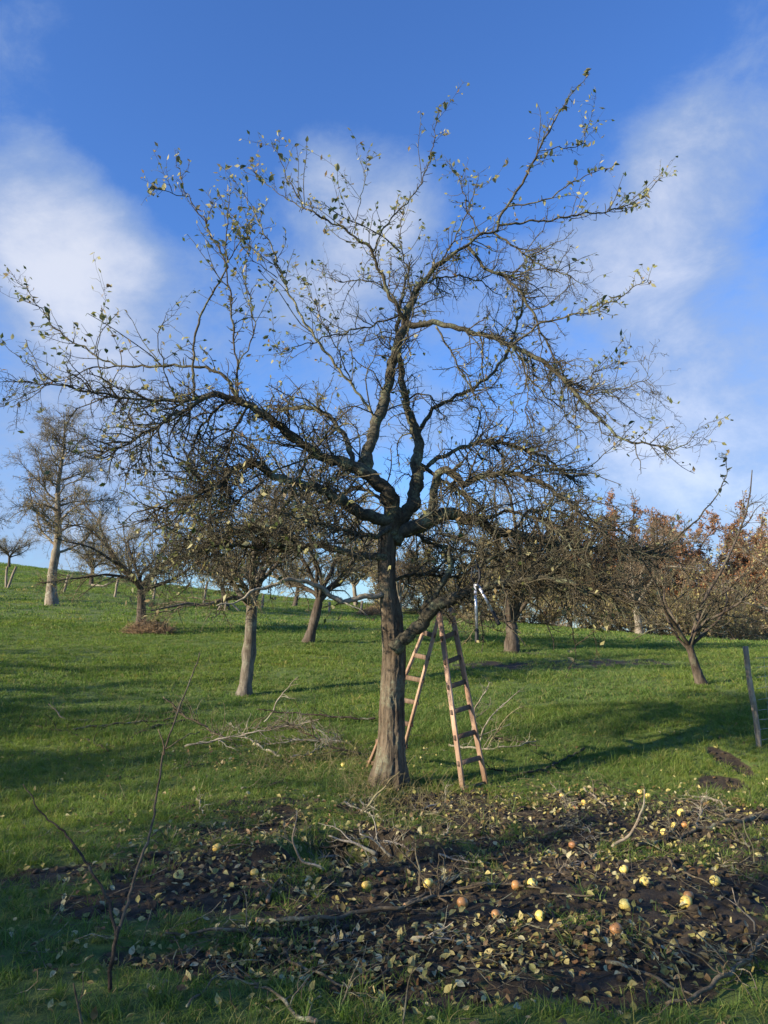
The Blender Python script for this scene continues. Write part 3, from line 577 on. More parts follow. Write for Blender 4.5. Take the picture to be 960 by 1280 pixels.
limb([(443, 292), (448, 260), (455, 229), (458, 193)], (1.1, .5), (-.15, .1), .3, 'twig')
limb([(500, 393), (479, 402), (441, 413), (403, 423), (369, 435), (342, 445)], (2., 1.4, .7), (.1, -.6), .8, 'twig')
limb([(505, 390), (480, 360), (455, 350), (430, 352), (400, 345)], (1.9, .8), (.1, .8), .7, 'twig')
limb([(520, 362), (540, 350), (570, 345), (600, 352), (628, 372)], (2., .9), (.1, .9), .9, 'twig')
limb([(548, 333), (570, 295), (590, 250), (598, 215)], (1.6, .7), (.2, -.2), .5, 'twig', .2)
limb([(602, 294), (585, 265), (578, 235), (560, 200)], (1.6, .7), (.3, .7), .5, 'twig', .2)
limb([(515, 380), (510, 340), (500, 300), (505, 255)], (1.6, .7), (.2, .9), .5, 'twig', .2)
limb([(690, 680), (705, 720), (707, 767), (720, 807), (707, 850)], (1.7, .6), (.3, -.6), .35, 'twig')
limb([(720, 806), (740, 792), (760, 780)], (1, .5), (-.4, -.6), .4, 'twig')
limb([(620, 664), (650, 690), (690, 730), (730, 765), (770, 780)], (2.6, 1.2), (.3, -.5), 1.2)
limb([(640, 672), (660, 640), (700, 640), (740, 660), (780, 665), (800, 690)], (2.4, 1.1), (.3, 1.2), 1.1)
limb([(600, 650), (640, 640), (690, 660), (730, 700), (760, 720)], (3., 1.2), (.1, -1.1), 1.1)
limb([(480, 730), (500, 722), (530, 718), (560, 722), (590, 715)], (3, 1.5), (.1, 1.0), .8)
limb([(488, 640), (470, 620), (440, 610), (400, 640), (370, 640)], (3.4, 1.6), (.1, 1.8), 1.)
limb([(500, 640), (515, 660), (540, 680), (590, 690)], (4, 1.6), (.1, 2.0), 1.)
limb([(488, 660), (470, 670), (440, 665), (400, 655), (350, 640)], (4, 1.6), (-.1, -1.9), .9)
MAINR = np.random.default_rng(77)
def build_limbs():
    LP, LR, dens, ups = [], [], [], []
    for q, (pts, r, d, de, mat, up) in enumerate(LB):
        n = len(pts); s = np.concatenate(([0], np.cumsum(np.hypot(*np.diff(np.array(pts, float), axis=0).T)))); s /= s[-1]
        dd = d[0] + (d[1] - d[0]) * s ** 1.15; rad = np.interp(s, np.linspace(0, 1, len(r)), r); rad = rad * (.60 + .36 * np.clip(rad / 8, 0, 1)) * (1 - .35 * np.clip((s - .8) / .2, 0, 1))
        P = np.array([[*at(px, py, D0 + o), ra * (D0 + o) / FPX] for (px, py), o, ra in zip(pts, dd, rad)])
        C = catmull(P, .035); m = len(C); big = C[0, 3] > .03
        ph = MAINR.uniform(0, 6, 6); u = np.cumsum(np.r_[0, np.linalg.norm(np.diff(C[:, :3], axis=0), axis=1)]); amp = .010 * np.clip(u / .2, 0, 1)
        for c in range(3): C[:, c] += amp * (np.sin(u * 17 + ph[c]) + .7 * np.sin(u * 33 + ph[c + 3]))
        C[:, 3] *= np.clip(1 + .07 * MAINR.normal(size=m) + .12 * np.maximum(0, np.sin(u * 9 + ph[0])) ** 6, .8, 1.3)
        V, Q = capped(C[:, :3], C[:, 3], 14 if big else 8 if C[0, 3] > .015 else 6)
        part('limb' if big else 'branch', mesh_np('limb', V, Q, M[mat]))
        rs = resample(C, 24); LP.append(rs[:, :3]); LR.append(rs[:, 3]); dens.append(de); ups.append(up)
    return np.array(LP), np.array(LR), np.array(dens), np.array(ups)
LP, LR, LD, LU = build_limbs()
def build_twigs():
    g = MAINR; TW = Acc()
    hi = (LD < .7)
    sel = ~hi
    # scaffold limbs: arching laterals, crooked twigs, spurs; upper shoots: only short spurs
    low = LP[sel][:, 12, 2] < 4.2
    a, ar = spawn(g, LP[sel], LR[sel], .058, (.25, .95), .9, .05, .27, 7, (.0042, .0075), tmin=.16, bend=-.02, dens=LD[sel])
    al, arl = spawn(g, LP[sel][low], LR[sel][low], .075, (.4, 1.35), .95, -.12, .27, 7, (.0042, .006), tmin=.2, bend=-.05, dens=LD[sel][low])
    a = np.concatenate((a, al)); ar = np.concatenate((ar, arl))
    a2, ar2 = spawn(g, LP[hi], LR[hi], .085, (.12, .50), .8, .12, .22, 6, (.0034, .006), tmin=.12, dens=LD[hi])
    hs_ = (LP[:, 12, 2] > 4.3) & (LD < 1.2)
    u, ur = spawn(g, LP[hs_], LR[hs_], .27, (.45, 1.15), .75, .32, .15, 6, (.0036, .0035), tmin=.25, bend=.015)
    a2 = np.concatenate((a2, u)); ar2 = np.concatenate((ar2, ur))
    b, br = spawn(g, a, ar, .070, (.10, .40), .95, .05, .34, 3, (.0034, .005), tmin=.1)
    b2, br2 = spawn(g, a2, ar2, .07, (.05, .22), .9, .1, .3, 3, (.003, .004), tmin=.1)
    sp, spr = spawn(g, LP, LR, .05, (.03, .12), 1.2, .08, .3, 3, (.0038, .01), tmin=.1, taper=.2, tip=.75)
    c, cr = spawn(g, b, br, .12, (.025, .11), 1.05, .06, .35, 2, (.003, .008), tmin=.1, taper=.2, tip=.8)
    c2, cr2 = spawn(g, a, ar, .075, (.025, .09), 1.15, .06, .35, 2, (.0034, .008), tmin=.05, taper=.2, tip=.8)
    for q, r_, k in ((a, ar, 5), (a2, ar2, 4), (b, br, 3), (b2, br2, 3), (sp, spr, 4), (c, cr, 3), (c2, cr2, 3)):
        V, Q = tubes(q, r_, k); TW.add(V, Q)
    o = part('twigs', TW.mesh('twigs', M['twig'])); o['kind'] = 'stuff'
    return a, b, a2, b2, sp
TA, TB, TA2, TB2, TSP = build_twigs()
def leaf_mesh(name, mat, L=1., fold=.35, curl=.5, n=6, twist=0.):
    V, Q = [], []
    for i in range(n + 1):
        t = i / n; w = .34 * math.sin(math.pi * min(1, t * .97 + .03) ** .82) * (1 - .15 * t) + .004; x = t; zc = curl * (t * t) * .5; tw = twist * t
        for s in (-1, 0, 1): V.append((x, s * w * math.cos(tw), zc + abs(s) * w * fold + s * w * math.sin(tw)))
    for i in range(n):
        for s in (0, 1): b = i * 3 + s; Q.append((b, b + 3, b + 4, b + 1))
    k = len(V); V += [(-.30, -.012, .0), (-.30, .012, .0), (0.02, .012, 0.002), (.02, -.012, 0.002)]; Q.append((k, k + 3, k + 2, k + 1))
    return mesh_np(name, np.array(V) * L, Q, mat)
def build_leaves():
    g = MAINR
    ends = np.concatenate((TA2[:, -1], TA2[:, 3], TB2[:, -1])); g.shuffle(ends)
    low = np.concatenate((TB[:, -1], TA[:, -1])); lowsel = low[(low[:, 0] < -.6) | (g.uniform(0, 1, len(low)) < .25)]; lowsel = lowsel[g.integers(0, len(lowsel), 2300)]
    shoot = np.concatenate([LP[i][14:] for i in range(len(LB)) if LB[i][3] < .6 and LB[i][4] != 'pale'])
    shoot = shoot[g.integers(0, len(shoot), 240)]
    topl = [(736, 93), (733, 90), (740, 95), (730, 78), (744, 76), (711, 122), (700, 130), (728, 181), (716, 165), (737, 190), (733, 160), (794, 252), (788, 245), (800, 245), (812, 222), (780, 260), (908, 567), (902, 572), (906, 580), (903, 596), (897, 590), (556, 128), (548, 137), (533, 140), (342, 181), (350, 190), (770, 206), (776, 204), (458, 193), (680, 250), (656, 243), (640, 215), (620, 225)]
    cand = np.concatenate((LP.reshape(-1, 3), TA2.reshape(-1, 3), TB2.reshape(-1, 3))); v_ = cand - np.array((0, 0, CAMZ)); dep = v_[:, 1] * CP + v_[:, 2] * SP
    qx = 480 + FPX * v_[:, 0] / dep; qy = 640 - FPX * (-v_[:, 1] * SP + v_[:, 2] * CP) / dep
    top = np.array([cand[np.argmin((qx - x) ** 2 + (qy - y) ** 2)] for x, y in topl])
    single = np.concatenate((top, ends[:170], shoot[:97])); rest = np.concatenate((ends[170:2000], shoot[97:], lowsel))
    kinds = [leaf_mesh('leaf', M['leaf1'], .085, f, c, 5, tw) for f, c, tw in ((.4, .3, .2), (.7, -.5, -.5), (.25, .7, .6), (.9, .2, 0))]
    for i, p in enumerate(single):
        o = part('leaf', kinds[i % 4]); s = g.uniform(.65, 1.15); d = Vector(g.normal(size=3)) + Vector((0, 0, -.2)); q = d.to_track_quat('X', 'Z')
        o.rotation_mode = 'QUATERNION'; o.rotation_quaternion = q; o.location = p; o.scale = (s, s, s)
    V, T = leaf_block(g, rest, .068); A = Acc(); A.add(V, None, T); o = part('foliage', A.mesh('foliage', M['leaf'])); o['kind'] = 'stuff'
build_leaves()
# ------------------------------------------------------------------ ladder
def beam(p, q, w, t, side):
    """rectangular bar p->q, width w along side, thickness t, slightly bevelled"""
    p, q, side = (np.asarray(v, float) for v in (p, q, side)); d = norm(q - p); s = norm(side - (side @ d) * d); u = np.cross(d, s); c = min(w, t) * .14
    prof = [(-w / 2 + c, -t / 2), (w / 2 - c, -t / 2), (w / 2, -t / 2 + c), (w / 2, t / 2 - c), (w / 2 - c, t / 2), (-w / 2 + c, t / 2), (-w / 2, t / 2 - c), (-w / 2, -t / 2 + c)]
    V = [e + s * a + u * b for e in (p, q) for a, b in prof]; Q = [(i, (i + 1) % 8, 8 + (i + 1) % 8, 8 + i) for i in range(8)]; b = len(V); V += [p, q]
    return np.array(V), np.array(Q), np.array([(i, b, (i + 1) % 8) for i in range(8)] + [(8 + i, 8 + (i + 1) % 8, b + 1) for i in range(8)])
def build_ladder():
    root = empty('step_ladder', at(555, 985, 8.8)); root.location.z = 0; inv = Matrix.Translation(-root.location)
    tag(root, 'wooden double step ladder standing open behind the old apple trunk', 'ladder')
    def pc(name, v, mat):
        A = Acc(); A.add(*v); o = link(name, A.mesh(name, M[mat], False), root); o.matrix_parent_inverse = inv; return o
    def foot(px, py, D): p = at(px, py, D); p[2] = hz(p[0], p[1]) - .03; return p
    r1, r2 = (at(549, 764, 8.70), foot(579, 988, 8.52)), (at(563, 757, 8.92), foot(608, 983, 8.78))
    l1, l2 = (at(550, 765, 8.74), foot(497, 966, 9.40)), (at(541, 762, 8.96), foot(459, 962, 9.62))
    sd = norm(r2[1] - r1[1]); sdl = norm(l2[1] - l1[1])
    for a, b in (r1, r2): pc('rail', beam(a, b, .028, .062, sd), 'rail')
    for a, b in (l1, l2): pc('rail', beam(a, b, .028, .058, sdl), 'rail')
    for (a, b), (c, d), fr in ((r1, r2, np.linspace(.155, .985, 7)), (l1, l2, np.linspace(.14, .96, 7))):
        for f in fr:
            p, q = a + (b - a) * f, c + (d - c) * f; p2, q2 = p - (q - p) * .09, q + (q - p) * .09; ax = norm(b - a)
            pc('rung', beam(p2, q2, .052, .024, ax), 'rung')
    m = (r1[0] + l1[0]) / 2 ; n = (r2[0] + l2[0]) / 2
    V, Q = capped([m - (n - m) * .2, n + (n - m) * .2], [.008, .008], 8); pc('hinge_bolt', (V, Q), 'steel')
build_ladder()
# loppers hanging by their jaws from the lower limb
def build_loppers():
    D = 7.95; root = empty('loppers', at(596, 735, D)); inv = Matrix.Translation(-root.location); tag(root, 'long handled loppers with silver tubes and black grips hanging from a branch', 'loppers')
    def pc(name, V, Q, mat, par=root):
        o = link(name, mesh_np(name, V, Q, M[mat]), par)
        o.matrix_parent_inverse = inv; return o
    for a, b, c in (((594, 730), (596, 786), (596, 803)), ((598, 732), (615, 764), (624, 781))):
        p, q, r = at(*a, D), at(*b, D - .02), at(*c, D - .03)
        h = pc('handle', *capped([p, q], [.016, .016], 10), 'alu')
        g = pc('grip', *capped([q, q * .9 + r * .1, q * .5 + r * .5, r * .9 + q * .1, r], [.019, .022, .02, .0215, .023], 10), 'rubber'); g.parent = h; g.matrix_parent_inverse = Matrix.Identity(4)
    pc('pivot', *capped([at(596, 732, D - .03), at(596, 732, D + .03)], [.022, .022], 10), 'steel')
    pc('blade', *capped([at(596, 733, D - .012), at(600, 722, D - .012), at(599, 711, D - .012), at(595, 703, D - .012)], [.012, .016, .012, .004], 8), 'rubber')
    pc('hook', *capped([at(595, 733, D + .012), at(589, 722, D + .012), at(590, 711, D + .012), at(597, 705, D + .012)], [.010, .010, .009, .006], 8), 'rubber')
build_loppers()
# ------------------------------------------------------------------ fence posts and wire fence
def post_mesh(h, r, seed, lean=(0, 0), k=9):
    g = np.random.default_rng(seed); z = np.linspace(-.25, h, 14); P = np.stack((lean[0] * z + .008 * np.sin(z * 6), lean[1] * z + .008 * np.cos(z * 5), z), 1)
    V, Q = capped(P, r * (1 + .06 * g.normal(size=14)), k); return mesh_np('post', V, Q, M['post'])
posts = [((7, 738), (7, 710), 'upright old fence post beside a leaning stake on the slope'), ((9, 737), (18, 709), 'old stake leaning against the next fence post on the slope'), ((79, 745), (84, 722), 'weathered fence post standing next to the tall pale pear trunk'),
         ((143, 748), (147, 723), 'crooked fence post holding up a bleached sagging pole'), ((191, 752), (194, 727), 'weathered fence post behind the dark forked apple trunk'), ((254, 757), (258, 728), 'weathered fence post standing alone before the staked young tree'),
         ((327, 761), (329, 742), 'short fence post behind the slender grey apple trunk'), ((411, 763), (412, 749), 'short fence post just past the leaning dark apple trunk'), ((450, 768), (453, 750), 'short slanting fence post close to the old trunk outline')]
for i, (b, t_, lab) in enumerate(posts):
    p = gp(*b, 40); s = 40 / FPX; h = (b[1] - t_[1]) * s
    tag(link('fence_post', post_mesh(h, .065, i, ((t_[0] - b[0]) / (b[1] - t_[1]), .03 * (i % 3 - 1))), None, p), lab, 'post', 'posts of the old fence on the slope')
a, b = np.array(gp(114, 735, 40)), np.array(gp(143, 748, 40)); V, Q = capped([a + (0, 0, .55), (a + b) / 2 + (0, 0, .55), b + (0, -.08, .85)], [.05, .045, .04], 8)
tag(link('fence_pole', mesh_np('fence_pole', V, Q, M['pale'])), 'bleached sagging pole resting on the crooked fence post', 'pole')
for i, (b, t_, lab) in enumerate([((272, 771), (279, 757), 'short prop stake slanting in towards the young apple trunk'), ((281, 772), (282, 755), 'upright prop stake just before the young apple trunk'), ((300, 768), (289, 757), 'long prop stake slanting down from the young apple trunk')]):
    p = gp(*b, 36.5); s = 36.5 / FPX; h = (b[1] - t_[1]) * s
    tag(link('prop_stake', post_mesh(h, .045, 30 + i, ((t_[0] - b[0]) / (b[1] - t_[1]), 0)), None, p), lab, 'stake', 'stakes propping the young tree')
def build_wire_fence():
    p0 = np.array(gp(949, 932, 9.8)); root = empty('wire_fence', p0); inv = Matrix.Translation(-root.location); tag(root, 'wire mesh fence on slim weathered posts by the muddy track', 'fence')
    dirv = norm(np.array((1., .38, 0))); pts = [p0, p0 + dirv * 2.4, p0 + dirv * 4.8]
    for i, p in enumerate(pts):
        q = p.copy(); q[2] = hz(p[0], p[1]); o = link('post', post_mesh(1.22, .034 if i == 0 else .045, 50 + i, (-.07 if i == 0 else .02, 0), 12), root); o.location = q - p0
    A = Acc(); n = 33
    def gz(d): p = p0 + dirv * d; return p + (0, 0, hz(p[0], p[1]) - p[2])
    for h in np.linspace(.08, 1.08, 9):
        V, Q = tubes(np.array([gz(d) + (0, -.05, h + .012 * math.sin(d * 4 + h * 9)) for d in np.linspace(0, 4.8, n)]), np.full(n, .0022), 4); A.add(V, Q)
    for d in np.arange(.15, 4.8, .15):
        V, Q = tubes(np.array([gz(d) + (0, -.05, h) for h in np.linspace(.08, 1.08, 4)]), np.full(4, .0018), 4); A.add(V, Q)
    o = link('wire_mesh', A.mesh('wire_mesh', M['wire']), root); o.matrix_parent_inverse = inv
build_wire_fence()
# ------------------------------------------------------------------ withered heap, dry stalks at the trunk
def strands(g, C, n, rad, length, w, mat, name, up=.6, wander=.35, nseg=5):
    a = g.uniform(0, 6.283, n); r = rad * np.sqrt(g.uniform(0, 1, n)); p = C(r * np.cos(a), r * np.sin(a)); d = norm(np.c_[g.normal(0, 1, (n, 2)), np.full(n, up)]); l = g.uniform(*length, n); pts = [p]
    for s in range(nseg):
        p = p + d * (l / nseg)[:, None]; pts.append(p); d = norm(d + g.normal(0, wander, (n, 3)) + np.array((0, 0, -.12)))
    V, Q = tubes(np.stack(pts, 1), np.full((n, nseg + 1), w) * np.linspace(1, .5, nseg + 1), 3); A = Acc(); A.add(V, Q); return A.mesh(name, mat)
g = np.random.default_rng(5)
hp = np.array(gp(187, 806, 23.4))
tag(link('grass_heap', strands(g, lambda x, y: np.stack((x, y * .6, .42 * np.clip(1 - (x ** 2 + y ** 2) / .55, 0, 1) * g.uniform(.1, 1, len(x))), 1), 1500, .72, (.15, .45), .006, M['hay'], 'grass_heap', .5, .45), None, hp), 'low heap of withered brown grass at the forked apple trunk', 'heap')
hp2 = np.array(gp(466, 771, 40)); tag(link('grass_heap', strands(g, lambda x, y: np.stack((x, y * .6, .5 * np.clip(1 - (x ** 2 + y ** 2) / .8, 0, 1) * g.uniform(.1, 1, len(x))), 1), 700, .9, (.2, .5), .010, M['hay'], 'grass_heap', .5, .45), None, hp2), 'small distant heap of russet withered stalks past the old trunk', 'heap')
def tuft(cx, cy, n, rad, ln, name, lab, mat='dry', up=1.3):
    tag(link(name, strands(g, lambda x, y: np.stack((x + cx, y + cy, height(x + cx, y + cy) - .01), 1), n, rad, ln, .0022, M[mat], name, up, .22)), lab, 'dry grass', kind='stuff')
tuft(.1, 8.35, 260, .6, (.12, .42), 'dry_grass', 'dry brown grass stalks around the foot of the old trunk')
tuft(.35, 7.4, 130, .7, (.12, .35), 'dry_grass', 'thin dry stalks standing in front of the old trunk')
tuft(-.8, 9.6, 260, .9, (.15, .5), 'dry_grass', 'withered stalks tangled in the pruned brush behind the trunk')
# ------------------------------------------------------------------ pruned branches on the ground
PR = 'prunings lying under the old apple tree'
FG = np.random.default_rng(9)
def pruned(name, pts, r, label, mat='fallen', lift=0., twig=1., tipz=None, group=None, ln=(.12, .45), up=.12, end=.4):
    """pts pixels on the ground, lift = height above it (one value or one per point), r px at the thick end"""
    L = lift if isinstance(lift, (list, tuple)) else [lift] * len(pts); P = []
    for (px, py), h in zip(pts, L):
        if h > .06:                      # raised point: keep the distance of the nearest ground-touching one
            D = P[-1][1] if P else ground_at(px, py)[1]; p = at(px, py, D)
        else: p = ground_at(px, py) + np.array((0, 0, max(h, .012)))
        P.append(p)
    P = np.array(P); rad = .8 * r * P[0, 1] / FPX; C = catmull(np.c_[P, np.linspace(rad, rad * end, len(P))], .03)
    u = np.cumsum(np.r_[0, np.linalg.norm(np.diff(C[:, :3], axis=0), axis=1)]); ph = FG.uniform(0, 6, 6)
    for c in range(3): C[:, c] += .008 * (np.sin(u * 15 + ph[c]) + .6 * np.sin(u * 31 + ph[c + 3]))
    C[:, 3] *= 1 + .08 * FG.normal(size=len(C))
    root = empty(name, P[0]); inv = Matrix.Translation(-root.location); tag(root, label, 'branch', group)
    V, Q = capped(C[:, :3], C[:, 3], 9); o = link('stem', mesh_np('stem', V, Q, M[mat]), root); o.matrix_parent_inverse = inv
    if twig:
        rs = resample(C, 20); A = Acc(); a, ar = spawn(FG, rs[None, :, :3], rs[None, :, 3], .10 / twig, ln, .8, up, .22, 5, (.0028, .008), tmin=.05, bend=-.02)
        b, br = spawn(FG, a, ar, .08, (.04, .2), .9, .08, .3, 3, (.0024, .005), tmin=.1)
        if len(a):
            for q in (a, b):
                if len(q):
                    gzz = height(q[..., 0], q[..., 1]) + .006; q[..., 2] = np.maximum(q[..., 2], gzz)
            A.add(*tubes(a, ar, 4))
            if len(b): A.add(*tubes(b, br, 3))
            o = link('twigs', A.mesh('twigs', M[mat]), root); o.matrix_parent_inverse = inv; o['kind'] = 'stuff'
    if r >= 2.5:
        d = norm(C[0, :3] - C[1, :3]); V, Q = capped([C[0, :3] - d * .004, C[0, :3] + d * .004], [C[0, 3] * .9] * 2, 9); o = link('cut_end', mesh_np('cut_end', V, Q, M['cutwood']), root); o.matrix_parent_inverse = inv
    return root
pb = 'pruned_branch'
pruned(pb, [(137, 940), (110, 927), (83, 917), (40, 908), (0, 902), (-30, 900)], 1.8, 'long thin dark pruned branch lying alone on the shaded grass', 'fallen_dark', twig=.5)
pruned(pb, [(232, 903), (205, 908), (180, 914), (155, 931)], 3.4, 'short thick dark pruned branch with a blunt end on grass', 'fallen_dark', twig=.8)
pruned(pb, [(110, 902), (80, 900), (72, 890), (60, 879)], 1.5, 'pale crooked pruned twig poking up from the shaded grass', 'pale', [0, .02, .1, .2], .5)
pruned(pb, [(90, 914), (130, 909), (170, 905), (215, 900), (225, 880)], 1.8, 'tangled twiggy pruning beside the short thick dark branch', 'fallen', .03, 1.6)
pruned(pb, [(470, 903), (433, 897), (390, 893), (350, 890), (320, 886)], 1.8, 'long arched dark pruning reaching away from the old trunk', 'fallen_dark', [.05, .2, .22, .18, .1], .8)
pruned(pb, [(330, 905), (340, 890), (353, 867), (373, 846)], 1.4, 'pale pruned twig standing up out of the brush pile', 'pale', [0, .1, .3, .5], .5)
pruned(pb, [(350, 948), (325, 936), (303, 920), (285, 905)], 2., 'pale barked pruning at the near rim of the brush pile', 'pale', .03, 1.)
pruned(pb, [(363, 950), (385, 945), (407, 934), (430, 920)], 1.6, 'slim pale pruning pointing from the brush pile to the trunk', 'pale', .03, 1.2)
for pts, la in [([(250, 915), (300, 912), (360, 908), (430, 915)], 'long grey twiggy pruning lying across the brush pile'), ([(230, 935), (270, 925), (320, 915), (400, 900)], 'slanting grey twiggy pruning on the brush pile'),
                ([(440, 930), (390, 925), (340, 930), (300, 945)], 'grey twiggy pruning along the brush pile rim'), ([(460, 945), (420, 935), (380, 915), (350, 900)], 'grey twiggy pruning between brush pile and trunk'), ([(290, 930), (250, 905), (225, 890), (205, 870)], 'spiky grey pruning at the brush pile end towards the dark branch')]:
    pruned(pb, pts, 1.8, la, 'pale' if 'grey twiggy pruning along' in la or 'slanting' in la else 'fallen', [.02, .1, .12, .08], 2.6, ln=(.15, .6), up=.25)
pruned(pb, [(507, 921), (550, 922), (590, 924), (627, 928), (680, 935)], 2., 'long dark pruning lying behind the ladder feet', 'fallen_dark', [.02, .1, .1, .05, .02], .9)
pruned(pb, [(590, 925), (592, 893), (603, 870), (613, 853)], 1.4, 'upright pale pruned shoot rising beside the ladder', 'pale', [0, .2, .4, .6], .9)
pruned(pb, [(600, 930), (607, 905), (630, 880), (650, 863)], 1.4, 'slanting pale pruned shoot spreading away from the ladder', 'pale', [0, .15, .3, .5], .9)
pruned(pb, [(610, 935), (620, 915), (640, 890), (655, 884)], 1.3, 'low slanting pruned shoot beside the ladder brush', 'sprout', [0, .1, .2, .3], .9)
pruned(pb, [(560, 935), (600, 940), (640, 937), (670, 930)], 1.8, 'twiggy pale pruning spread on grass beside the ladder', 'pale', .04, 1.6)
pruned(pb, [(730, 940), (700, 955), (673, 967), (640, 969), (607, 963)], 2., 'dark curved pruning on lit grass past the ladder', 'fallen_dark', .03, .8)
pruned(pb, [(640, 972), (680, 966), (720, 975), (760, 985)], 1.4, 'thin dark pruning at the rim of the muddy ground', 'fallen_dark', .02, 1.)
pruned(pb, [(320, 1157), (387, 1156), (453, 1147), (507, 1137), (547, 1117), (573, 1103)], 3.8, 'long thick lichened branch lying across the muddy ground', 'fallen', .03, .6, end=.55)
pruned(pb, [(507, 1138), (560, 1122), (600, 1112), (640, 1111), (683, 1120), (740, 1127)], 3., 'slender bowed branch continuing past the long thick lichened branch', 'fallen', .03, .7)
pruned(pb, [(350, 1188), (320, 1177), (293, 1170), (250, 1172), (207, 1174)], 4., 'brown branch with a torn orange end on the mud', 'fallen', .03, .7)
pruned(pb, [(353, 1197), (387, 1223), (420, 1236), (453, 1237), (487, 1223)], 2.3, 'thin bow shaped twig curving over mud and grass', 'fallen', .03, .3)
pruned(pb, [(395, 1290), (370, 1273), (345, 1255), (320, 1238)], 4., 'stout lichened stick in the grass below the bow shaped twig', 'fallen', .03, .8)
pruned(pb, [(470, 1078), (458, 1062), (443, 1053), (410, 1046)], 3., 'pale bent stick arching in front of the dark hollow', 'pale', [.05, .16, .2, .1], .4)
pruned(pb, [(490, 1080), (482, 1066), (465, 1050), (450, 1040)], 2.4, 'pale stick crossing the dark hollow beside the bent one', 'pale', [.05, .12, .15, .1], .9)
pruned(pb, [(480, 1075), (500, 1062), (505, 1045), (492, 1035)], 2.1, 'hooked pale twig at the rim of the dark hollow', 'fallen', [.05, .12, .18, .2], .9)
pruned(pb, [(403, 1090), (380, 1077), (367, 1050), (370, 1014)], 2.1, 'curved pale twig rising from leaves beside the dark hollow', 'pale', [.01, .08, .16, .3], .5)
pruned(pb, [(333, 1134), (340, 1118), (353, 1100)], 3.6, 'short grey stick lying on leaves near the curved twig', 'fallen', .03, .5)
pruned(pb, [(525, 1113), (522, 1085), (520, 1053)], 2.2, 'upright grey stick stuck in the mud before the trunk', 'fallen', [0, .2, .35], .5)
pruned(pb, [(450, 1020), (480, 984), (500, 963)], 1.9, 'straight pale stick leaning against the foot of the trunk', 'sprout', [0, .15, .35], .2)
pruned(pb, [(767, 1064), (790, 1037), (800, 1018), (807, 1007), (804, 985)], 2.4, 'forked pale branch standing out of the muddy ground', 'pale', [.02, .1, .2, .25, .35], .5)
pruned(pb, [(807, 1009), (853, 1011), (880, 1018), (907, 1030)], 1.6, 'thin twig bridging from the forked pale branch', 'fallen', [.2, .18, .15, .1], .8)
pruned(pb, [(960, 1024), (925, 1030), (890, 1037), (840, 1053), (797, 1063)], 4.4, 'mossy thick branch lying on mud below the wire fence', 'fallen', .03, 1.2, ln=(.2, .6))
pruned(pb, [(867, 1047), (885, 1060), (907, 1073)], 1.6, 'straight thin twig jutting from the mossy thick branch', 'pale', .08, .3)
pruned(pb, [(837, 1080), (845, 1090), (853, 1097), (890, 1110)], 2.2, 'small forked stick lying among yellow apples on mud', 'fallen', .03, .7)
pruned(pb, [(985, 1160), (960, 1180), (930, 1217), (893, 1243), (870, 1260), (833, 1272)], 4.2, 'big lichen crusted branch lying in the grass by the mud rim', 'fallen', .05, 1.2, ln=(.2, .6))
pruned(pb, [(760, 1207), (807, 1227), (847, 1243), (872, 1257)], 2.8, 'slim side branch meeting the big lichen crusted branch', 'fallen', .03, .6)
pruned(pb, [(943, 1170), (940, 1150), (923, 1133), (915, 1110)], 1.5, 'thin pale twig bent over the grass by the lichen branch', 'pale', [.03, .1, .15, .2], .6)
pruned(pb, [(103, 1290), (97, 1255), (90, 1224)], 2.4, 'short upright stick in grass near the forked sapling', 'fallen', [0, .1, .2], .2)
pruned(pb, [(230, 1268), (255, 1245), (277, 1224)], 2.4, 'short grey stick on grass below the torn orange branch', 'fallen', .03, .4)
pruned(pb, [(427, 1262), (438, 1230), (447, 1198)], 1.7, 'thin straight twig crossing the bow shaped twig', 'fallen', [.02, .1, .12], .2)
pruned(pb, [(505, 1288), (510, 1240), (517, 1208)], 1.8, 'thin upright twig in the grass at the mud edge', 'fallen', [0, .14, .2], .2)
pruned(pb, [(945, 1084), (938, 1055), (930, 1027)], 1.4, 'thin whip standing beside the mossy thick branch', 'sprout', [0, .2, .35], .3)
for k, (px, py) in enumerate([(560, 1040), (640, 1030), (700, 1030), (250, 1010), (300, 1060), (600, 1075), (720, 1085), (350, 1120), (430, 1110), (560, 1180), (660, 1240), (760, 1000), (880, 1000), (240, 960), (330, 985), (540, 1010), (690, 1000), (930, 1100), (420, 1185), (300, 1230)] + [(FG.uniform(680, 950), FG.uniform(985, 1090)) for _ in range(16)] + [(FG.uniform(320, 600), FG.uniform(1000, 1130)) for _ in range(14)]):
    a = FG.uniform(0, 6.28); l = FG.uniform(30, 75); pts = [(px + math.cos(a) * l * t, py + math.sin(a) * l * .45 * t) for t in (-.6, -.2, .2, .6)]
    pl = 'before the foot of the old trunk' if 320 < px < 600 and py < 1150 else 'on the mud towards the wire fence' if px > 660 and py < 1110 else 'in leaf litter at the rim of the mud'
    cn = 'brown' if k % 3 else 'bleached'
    pruned(pb, pts, FG.uniform(1.2, 2.2), 'small loose %s twiggy pruning %s' % (cn, pl), 'fallen' if k % 3 else 'pale', .02, 1.9, group='small %s prunings %s' % (cn, pl), ln=(.08, .3))
